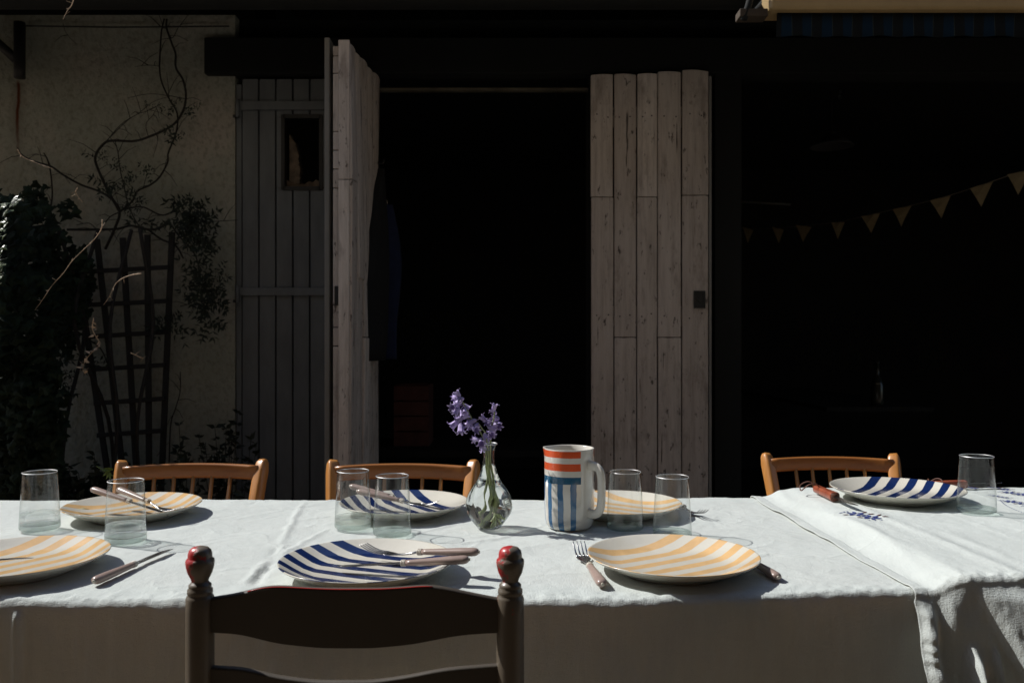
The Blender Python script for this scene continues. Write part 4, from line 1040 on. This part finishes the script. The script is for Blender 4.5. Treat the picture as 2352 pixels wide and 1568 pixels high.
# awning
aw = empty('awning', (RD(1770, 0, 2.8).x, 2.8, 2.2), 'folded beige cased awning with a blue and black striped valance, top right', 'awning')
MB().bb(0, 4.2, 0, .11, zz_(22, 2.8) - 2.2, zz_(22, 2.8) - 2.2 + .13).build('front_bar', M_BEIGE, aw, bevel=.012, seg=3)
n = 220; v = []; f = []
for k in range(n + 1):
    x = .03 + 4.1 * k / n; wv = .012 * math.sin(x * 2 * math.pi / .0672 * .5) * 1
    for j, z in enumerate((.019 + .0, -.02, -.06)): v.append((x, .03 + wv * j * .35, z + .0005 * j * math.sin(x * 20)))
for k in range(n):
    for j in range(2): f.append((k * 3 + j, k * 3 + j + 1, k * 3 + j + 4, k * 3 + j + 3))
o = MB().add(v, f).build('valance', M_AWN, aw, smooth=True, fix=False); sm = o.modifiers.new('s', 'SOLIDIFY'); sm.thickness = .001
a = MB(); a.add([(.02, .1, .12), (4.15, .1, .12), (4.15, .66, .36), (.02, .66, .36), (.02, .1, .122), (4.15, .1, .122), (4.15, .66, .362), (.02, .66, .362)], [(3, 2, 1, 0), (4, 5, 6, 7), (0, 1, 5, 4), (1, 2, 6, 5), (2, 3, 7, 6), (3, 0, 4, 7)]); a.build('canopy', M_AWN, aw)
br = MB(); br.bb(-.095, -.002, .02, .08, -.016 + .02, .03); br  .build('bracket', M_BROWN, aw, bevel=.003)
MB().tube([(-.08, .03, -.004), (-.065, .03, .04), (-.05, .03, .10)], .011, 10).build('arm', M_DARK, aw, smooth=True)
MB().tube([(-.03, .05, .03), (0.1, .35, .2), (.3, .62, .33)], .014, 8).build('arm', M_DARK, aw, smooth=True)

# ------------------------------------------------------------------ trellis
TY = 3.80
tr = empty('trellis', (RD(300, 0, TY).x, TY, 0), 'dark fan shaped wooden trellis leaning on the rendered wall', 'trellis')
def zp(zx, zy, d=TY): p = RD(zx * .366, 517 + zy * .366, d); return Vector((p.x - tr.location.x, 0, p.z))
for (a, b, c, d) in ((480, 250, 660, 1450), (608, 90, 760, 1450), (770, 80, 850, 1450), (925, 60, 935, 1450), (1080, 45, 1020, 1450)):
    p, q = zp(a, b), zp(c, d); e = p + (q - p) * 1.35
    MB().sweep([p, q, e], rrect(.026, .012, .002, 1), up=(0, 1, 0)).build('upright', M_TRELL, tr)
for (y, x0, x1) in ((280, 500, 1068), (490, 480, 1060), (685, 540, 1052), (890, 560, 1045), (1100, 600, 1040), (1300, 620, 1035)):
    p, q = zp(x0, y + 16), zp(x1, y - 14); p.y = q.y = -.014
    MB().sweep([p, q], rrect(.012, .020, .002, 1), up=(0, 0, 1)).build('crossbar', M_TRELL, tr)

# ------------------------------------------------------------------ climbers
def leaf_geo(mb, p, d, L, W, rnd, up=None):
    d = Vector(d).normalized(); u = Vector((rnd.uniform(-1, 1), rnd.uniform(-1, 1), rnd.uniform(-.3, 1))); s = d.cross(u)
    if s.length < .1: s = d.cross(Vector((0, 0, 1)))
    s.normalize(); n = s.cross(d); b = rnd.uniform(.05, .25) * L
    v = [p, p + d * L * .35 + s * W + n * b * .5, p + d * L * .45 - n * b * .2 + n * b * .3, p + d * L * .35 - s * W + n * b * .5, p + d * L - n * b * .4]
    mb.add(v, [(0, 1, 2), (0, 2, 3), (1, 4, 2), (2, 4, 3)])
def ivy_geo(mb, p, nrm, L, rnd):
    n = Vector(nrm).normalized(); u = Vector((rnd.uniform(-1, 1), rnd.uniform(-1, 1), rnd.uniform(-1.2, .2))); u = (u - n * u.dot(n))
    if u.length < .05: u = Vector((0, 0, -1))
    u.normalize(); s = n.cross(u)
    o = [(0, 0), (.42, -.10), (.5, .28), (.26, .42), (0, 1.0), (-.26, .42), (-.5, .28), (-.42, -.10)]
    v = [p + n * L * .12 + u * .3 * L] + [p + s * a * L + u * b * L - n * abs(a) * L * .25 for a, b in o]
    mb.add(v, [(0, k + 1, (k + 1) % 8 + 1) for k in range(8)])
def pinnate(mb, p, d, L, rnd, k=4):
    d = Vector(d).normalized(); s = d.cross(Vector((0, 1, .1))).normalized()
    for i in range(k):
        q = p + d * L * (i + 1) / k
        for sg in (-1, 1): leaf_geo(mb, q, (s * sg + d * .5 + Vector((0, rnd.uniform(-.5, .3), rnd.uniform(-.5, .1)))), L * .42, L * .085, rnd)
    leaf_geo(mb, p + d * L, d, L * .45, L * .09, rnd)
rnd = random.Random(5)
vn_ = empty('climbing_vine', (RD(270, 0, 3.8).x, 3.8, 0), 'thin leafed climbing vine wandering up the rendered wall above the trellis', 'climbing plant')
vb = MB(); vl = MB(); VO = vn_.location.copy()
def V3(zx, zy, d=3.82, k=.638 * .5742, y0=0): p = RD(zx * k, y0 + zy * k, d); return p - VO
def stem(pts, r0, r1, d=3.83, y0=0, twig=True):
    sp = spline([V3(a, b, d + rnd.uniform(-.03, .03), y0=y0) for a, b in pts], 6); n = len(sp)
    vb.tube(sp, [r0 + (r1 - r0) * i / n for i in range(n)], 5)
    if twig:
        for i in range(3, n - 1, 3):
            if rnd.random() < .55:
                a = sp[i]; dr = Vector((rnd.uniform(-1, 1), rnd.uniform(-.4, .1), rnd.uniform(-.6, .9))).normalized() * rnd.uniform(.04, .12)
                vb.tube([a, a + dr * .5 + Vector((0, 0, .01)), a + dr], [.0018, .0013, .0008], 4)
    return sp
# traced runs (first panel pixels of the wall)
stem([(1045, 120), (1045, 180), (1075, 270), (1100, 340), (1102, 425), (1150, 510), (1165, 620), (1135, 720), (1070, 795), (930, 860), (840, 885), (720, 882), (660, 895), (605, 960), (600, 1020), (640, 1120), (700, 1240), (750, 1325), (720, 1430), (660, 1560)], .0045, .0065)
stem([(1030, 120), (1012, 200), (1003, 340), (1000, 430), (1015, 520), (1060, 620), (1110, 710), (1110, 800), (1090, 870), (1055, 960), (1050, 1020), (1000, 1110), (940, 1160), (860, 1200), (830, 1260), (750, 1330)], .0035, .0045)
stem([(110, 930), (140, 975), (220, 1015), (320, 1045), (400, 1100), (510, 1160), (620, 1200), (700, 1250), (750, 1330)], .0040, .0055)
stem([(275, 960), (300, 1010), (320, 1100), (328, 1220), (315, 1320)], .003, .004)
stem([(720, 880), (740, 960), (750, 1050), (780, 1180), (810, 1300), (860, 1400), (900, 1440)], .002, .003)
stem([(420, 1440), (600, 1440), (740, 1435), (820, 1415), (930, 1440), (1000, 1430), (1060, 1380)], .006, .005)
stem([(750, 1320), (810, 1305), (900, 1300), (1020, 1350), (1120, 1300), (1180, 1270)], .004, .003)
stem([(930, 1440), (1010, 1500), (1100, 1540), (1150, 1620)], .005, .004)
stem([(1060, 1390), (1130, 1490), (1200, 1560), (1240, 1650), (1250, 1800), (1210, 1890), (1130, 1920)], .0035, .002)
stem([(1100, 1430), (1210, 1400), (1320, 1390), (1490, 1380)], .003, .0015)
stem([(660, 895), (760, 780), (870, 710), (960, 640), (1080, 600)], .002, .001)
stem([(660, 890), (820, 740), (940, 690), (1010, 650)], .0018, .001)
stem([(960, 120), (1010, 170), (1040, 180)], .002, .002)
stem([(1045, 180), (1080, 240), (1130, 160), (1210, 150)], .0018, .001)
stem([(1000, 415), (930, 410), (840, 420)], .0014, .0008)
stem([(395, 150), (410, 200), (440, 240), (480, 280)], .0014, .0008)
stem([(1160, 620), (1050, 600), (930, 590), (800, 615)], .0018, .001)
stem([(750, 1330), (690, 1360), (620, 1440), (560, 1400), (480, 1410)], .003, .0015)
stem([(990, 830), (985, 900), (960, 980)], .0014, .0008)
stem([(930, 860), (915, 780), (960, 720), (1000, 640)], .0016, .0008)
stem([(300, 2100), (320, 2400), (330, 2600), (330, 2900)], .005, .007)
stem([(300, 2100), (420, 2050), (560, 2130), (640, 2200), (700, 2350)], .004, .003)
stem([(420, 1880), (400, 1960), (410, 2040), (360, 2100), (300, 2110)], .004, .004)
stem([(1130, 2330), (1130, 2450), (1100, 2560), (1070, 2660), (1060, 2900)], .002, .003)
def clump(zx, zy, sx, sy, n, L=.05, d=3.76, big=False):
    n = max(3, int(n * .72))
    for k in range(n):
        p = V3(zx + rnd.gauss(0, sx), zy + rnd.gauss(0, sy), d + rnd.uniform(-.05, .05))
        pinnate(vl, p, (rnd.uniform(-1, 1), rnd.uniform(-.5, .1), rnd.uniform(-1, .4)), rnd.uniform(.6, 1.3) * L, rnd, 3)
clump(1110, 665, 26, 12, 7, .045); clump(1190, 665, 25, 8, 7, .04); clump(1115, 820, 18, 14, 10, .05); clump(940, 665, 18, 12, 3, .03)
clump(600, 985, 8, 16, 4, .05); clump(680, 980, 24, 10, 5, .035); clump(750, 1050, 22, 12, 7, .04); clump(920, 1070, 20, 16, 9, .045)
clump(640, 1150, 30, 14, 12, .05); clump(740, 1140, 30, 16, 12, .05); clump(800, 1110, 14, 12, 5, .04); clump(860, 1235, 18, 30, 12, .045); clump(700, 1190, 20, 20, 5, .04)
clump(850, 1350, 25, 15, 8, .04)
for (x, y, sx, sy, n) in ((1200, 1300, 34, 28, 30), (1150, 1390, 38, 26, 30), (1240, 1370, 34, 30, 36), (1250, 1440, 26, 30, 30), (1240, 1500, 18, 30, 20), (1290, 1520, 16, 30, 18), (1240, 1660, 22, 18, 12), (1300, 1720, 28, 34, 30), (1340, 1780, 30, 34, 34), (1290, 1830, 34, 26, 30), (1345, 1880, 22, 20, 18), (1310, 1960, 12, 26, 12), (1310, 2010, 16, 16, 10), (1040, 2010, 28, 26, 18), (1060, 2050, 20, 20, 10), (880, 1360, 22, 20, 8)):
    clump(x, y - 0, sx, sy, n, .062)
clump(390, 2300, 45, 40, 22, .06); clump(440, 2350, 40, 30, 22, .06); clump(350, 2280, 30, 20, 10, .05); clump(610, 2190, 30, 30, 12, .05)
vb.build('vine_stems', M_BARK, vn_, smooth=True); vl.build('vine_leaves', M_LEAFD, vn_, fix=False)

# ivy bank at the left
iv = empty('ivy_bank', (-2.0, 3.55, 0), 'dense dark ivy filling the left edge, a few leaves catching sun', 'ivy')
ib = MB(); sb = MB(); IO = iv.location.copy()
blobs = [(-20, 620, 95, 190, 3.1), (60, 520, 60, 80, 3.5), (30, 800, 110, 220, 3.3), (110, 560, 45, 55, 3.6), (140, 700, 60, 110, 3.65), (60, 1000, 90, 200, 3.4), (185, 620, 30, 60, 3.7), (90, 450, 22, 26, 3.7), (-60, 700, 60, 260, 2.75), (30, 1120, 120, 90, 3.5), (170, 1130, 120, 40, 3.6), (160, 480, 20, 20, 3.7)]
for (bx_, by_, sx, sy, d) in blobs:
    n = int(sx * sy / 26)
    for k in range(n):
        a = rnd.uniform(0, 2 * math.pi); r = math.sqrt(rnd.random()) * (1 + .12 * math.sin(5 * a + bx_))
        p = RD(bx_ + sx * r * math.cos(a), by_ + sy * r * math.sin(a), d + rnd.uniform(-.18, .18))
        if p.y > 3.86: p.y = 3.86
        ivy_geo(ib, p - IO, (rnd.uniform(-.8, .9), -1, rnd.uniform(-.1, 1.1)), rnd.uniform(.03, .055), rnd)
for k in range(60):
    u = rnd.random(); p = RD(rnd.uniform(-25, 16 + 26 * (u < .3)), 445 + 210 * u ** 1.4, rnd.uniform(2.35, 2.6))
    ivy_geo(sb, p - IO, (rnd.uniform(-1.2, 0), -.6, rnd.uniform(.3, 1.2)), rnd.uniform(.012, .03), rnd)
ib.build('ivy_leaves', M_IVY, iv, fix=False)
q_ = sb.build('sunlit_ivy_leaves', simple('sunlit_ivy_leaf', (.10, .13, .05), .3, .5, 30), iv, fix=False)  # brighter, glossier leaf colour paints the sunlight onto these leaves
q_['label'] = 'ivy leaves coloured paler to look sunlit'
ist = MB()
for k in range(9):
    x = -.35 + .1 * k; pts = [(x + rnd.uniform(-.05, .05), rnd.uniform(-.1, .2), z) for z in (0, .4, .8, 1.2, 1.6)]; ist.tube(spline(pts, 4), .008, 6)
ist.build('ivy_stems', M_BARK, iv, smooth=True)

# dry twigs hanging forward into the sun
tw_specs = [([(235, 505), (233, 525), (218, 548), (190, 575), (165, 600), (145, 628), (120, 655), (100, 685), (80, 712)], 2.75, 'long pale dry twig curving down in front of the ivy, catching sun'),
            ([(325, 628), (300, 632), (275, 643), (262, 658), (252, 680), (238, 700)], 2.80, 'short pale dry twig crossing the trellis'),
            ([(215, 730), (212, 755), (222, 775), (230, 790), (215, 805), (198, 825), (190, 845), (196, 860)], 2.85, 'kinked dry twig with small curled leaves low on the trellis'),
            ([(172, 0 - 10), (165, 12), (155, 25), (145, 45)], 2.9, 'pale dry twig hanging from the eaves at the top left'),
            ([(178, 432), (174, 440), (178, 450), (190, 465)], 2.8, 'tiny pale curled twig above the ivy'),
            ([(300, 810), (312, 815), (325, 822), (335, 818)], 2.85, 'tiny dry twig in the middle of the trellis'),
            ([(40, 343), (52, 360), (85, 375), (122, 388)], 2.8, 'thin dry shoot tip reaching out from the wall at the left')]
for pts, d, lab in tw_specs:
    P0 = RD(*pts[0], d); t = empty('dry_twig', P0, lab, 'twig', 'dry twigs of the climber')
    m = MB(); q = [RD(a, b, d + i * .012) - P0 for i, (a, b) in enumerate(pts)]; sp = spline(q, 5); n = len(sp)
    m.tube(sp, [.0017 * (1 - .6 * i / n) for i in range(n)], 6)
    for i in range(4, n - 2, 4):
        dr = Vector((rnd.uniform(-1, 1), rnd.uniform(-.5, .5), rnd.uniform(-.6, .8))).normalized() * rnd.uniform(.008, .022); m.tube([sp[i], sp[i] + dr], [.0010, .0005], 4)
    if 'kinked' in lab:
        for i in range(2, n, 2): leaf_geo(m, sp[i], (rnd.uniform(-1, 1), -.3, rnd.uniform(-1, .6)), .022, .005, rnd)
    m.build('stem', M_TWIG, t, smooth=True)

# plants at the foot of the wall
def foot_plant(px, py, h, n, lab, d=3.7, spread=.10):
    P0 = RD(px, 0, d); P0.z = 0; t = empty('wall_plant', P0, lab, 'plant', 'plants at the foot of the wall')
    m, l = MB(), MB(); top = zz_(py, d)
    for k in range(n):
        b = Vector((rnd.uniform(-.04, .04), rnd.uniform(-.04, .04), 0)); e = Vector((rnd.uniform(-spread, spread), rnd.uniform(-.1, .05), top * rnd.uniform(.75, 1.0)))
        sp = spline([b, (b + e) / 2 + Vector((rnd.uniform(-.02, .02), 0, 0)), e], 8); m.tube(sp, [.003 * (1 - .6 * i / len(sp)) for i in range(len(sp))], 5)
        for i in range(4, len(sp)):
            for s in range(3): leaf_geo(l, sp[i], (rnd.uniform(-1, 1), rnd.uniform(-1, .5), rnd.uniform(-.3, .8)), rnd.uniform(.025, .055), .010, rnd)
    m.build('plant_stems', M_BARK, t, smooth=True); l.build('plant_leaves', M_LEAFD, t, fix=False)
foot_plant(430, 970, 0, 4, 'slender dark plant between trellis and grey door')
foot_plant(535, 915, 0, 6, 'tall dark plant against the edge of the grey door', spread=.09)
foot_plant(500, 990, 0, 6, 'bushy dark plant just left of the grey door')
foot_plant(330, 1040, 0, 10, 'low dark plant under the trellis behind the leftmost chair', 3.5, .2)
foot_plant(200, 1030, 0, 12, 'low dark plant left of the trellis behind the tumblers', 3.4, .25)
foot_plant(610, 1120, 0, 6, 'weedy plant in front of the grey door behind the leftmost chair', 3.3, .15)
sp_ = MB()
for k in range(9): leaf_geo(sp_, RD(262 - k * 2, 1078 + k * .6, 2.42) - RD(262, 1078, 2.42), (-1 + .2 * k, -.3, .3 - .12 * k), .028, .006, rnd)
sp_.tube([Vector((-.05, 0, .01)), Vector((.0, .0, -.02)), Vector((.02, .1, -.25)), Vector((.03, .1, -.76))], [.0012, .0016, .002, .003], 5)
o = sp_.build('sunlit_sprig', simple('fresh_leaf', (.16, .24, .06), .5, .3), fix=False); o.location = RD(262, 1078, 2.42)
setp(o, 'sunlit green sprig poking out left of the leftmost spindle chair', 'plant')

# ------------------------------------------------------------------ unseen house and deck, added behind the viewer to shape the fill
hs_ = empty('bounce_house', (0, -2.0, 0), 'tall unseen house added to bounce warm light at the barn', 'house')
gw = MB(); gw.bb(-9, 9, -.3, 0, 0, 7.0); gw.build('bounce_wall', M_BOUNCE, hs_)
for x in (-3.2, 0.2, 3.4):
    for z in (.9, 4.2):
        MB().bb(x - .5, x + .5, .001, .05, z, z + 1.3).build('closed_shutter', M_GREY, hs_, bevel=.01)
a = MB(); a.add([(-9.3, .3, 6.95), (9.3, .3, 6.95), (9.3, -4, 9.5), (-9.3, -4, 9.5), (-9.3, .3, 7.05), (9.3, .3, 7.05), (9.3, -4, 9.6), (-9.3, -4, 9.6)], [(0, 1, 2, 3), (7, 6, 5, 4), (0, 4, 5, 1), (1, 5, 6, 2), (2, 6, 7, 3), (3, 7, 4, 0)]); a.build('roof', M_DARK, hs_)

ter = empty('sky_blocker', (0, -2.0, 0), 'unseen dark deck on posts, added to block sky light', 'canopy')  # added out of view to keep sky light off the table front
MB().bb(-6.5, 6.5, .06, 2.75, 2.50, 2.58).build('blocker_deck', M_BROWN, ter)
for x in (-6.2, -2.9, 2.9, 6.2): MB().bb(x - .06, x + .06, 2.5, 2.62, 0, 2.49).build('post', M_BROWN, ter)
for s_ in (-6.5, 6.4): MB().bb(s_, s_ + .1, .06, 2.4, 0, 2.49).build('blocker_side', M_BROWN, ter)
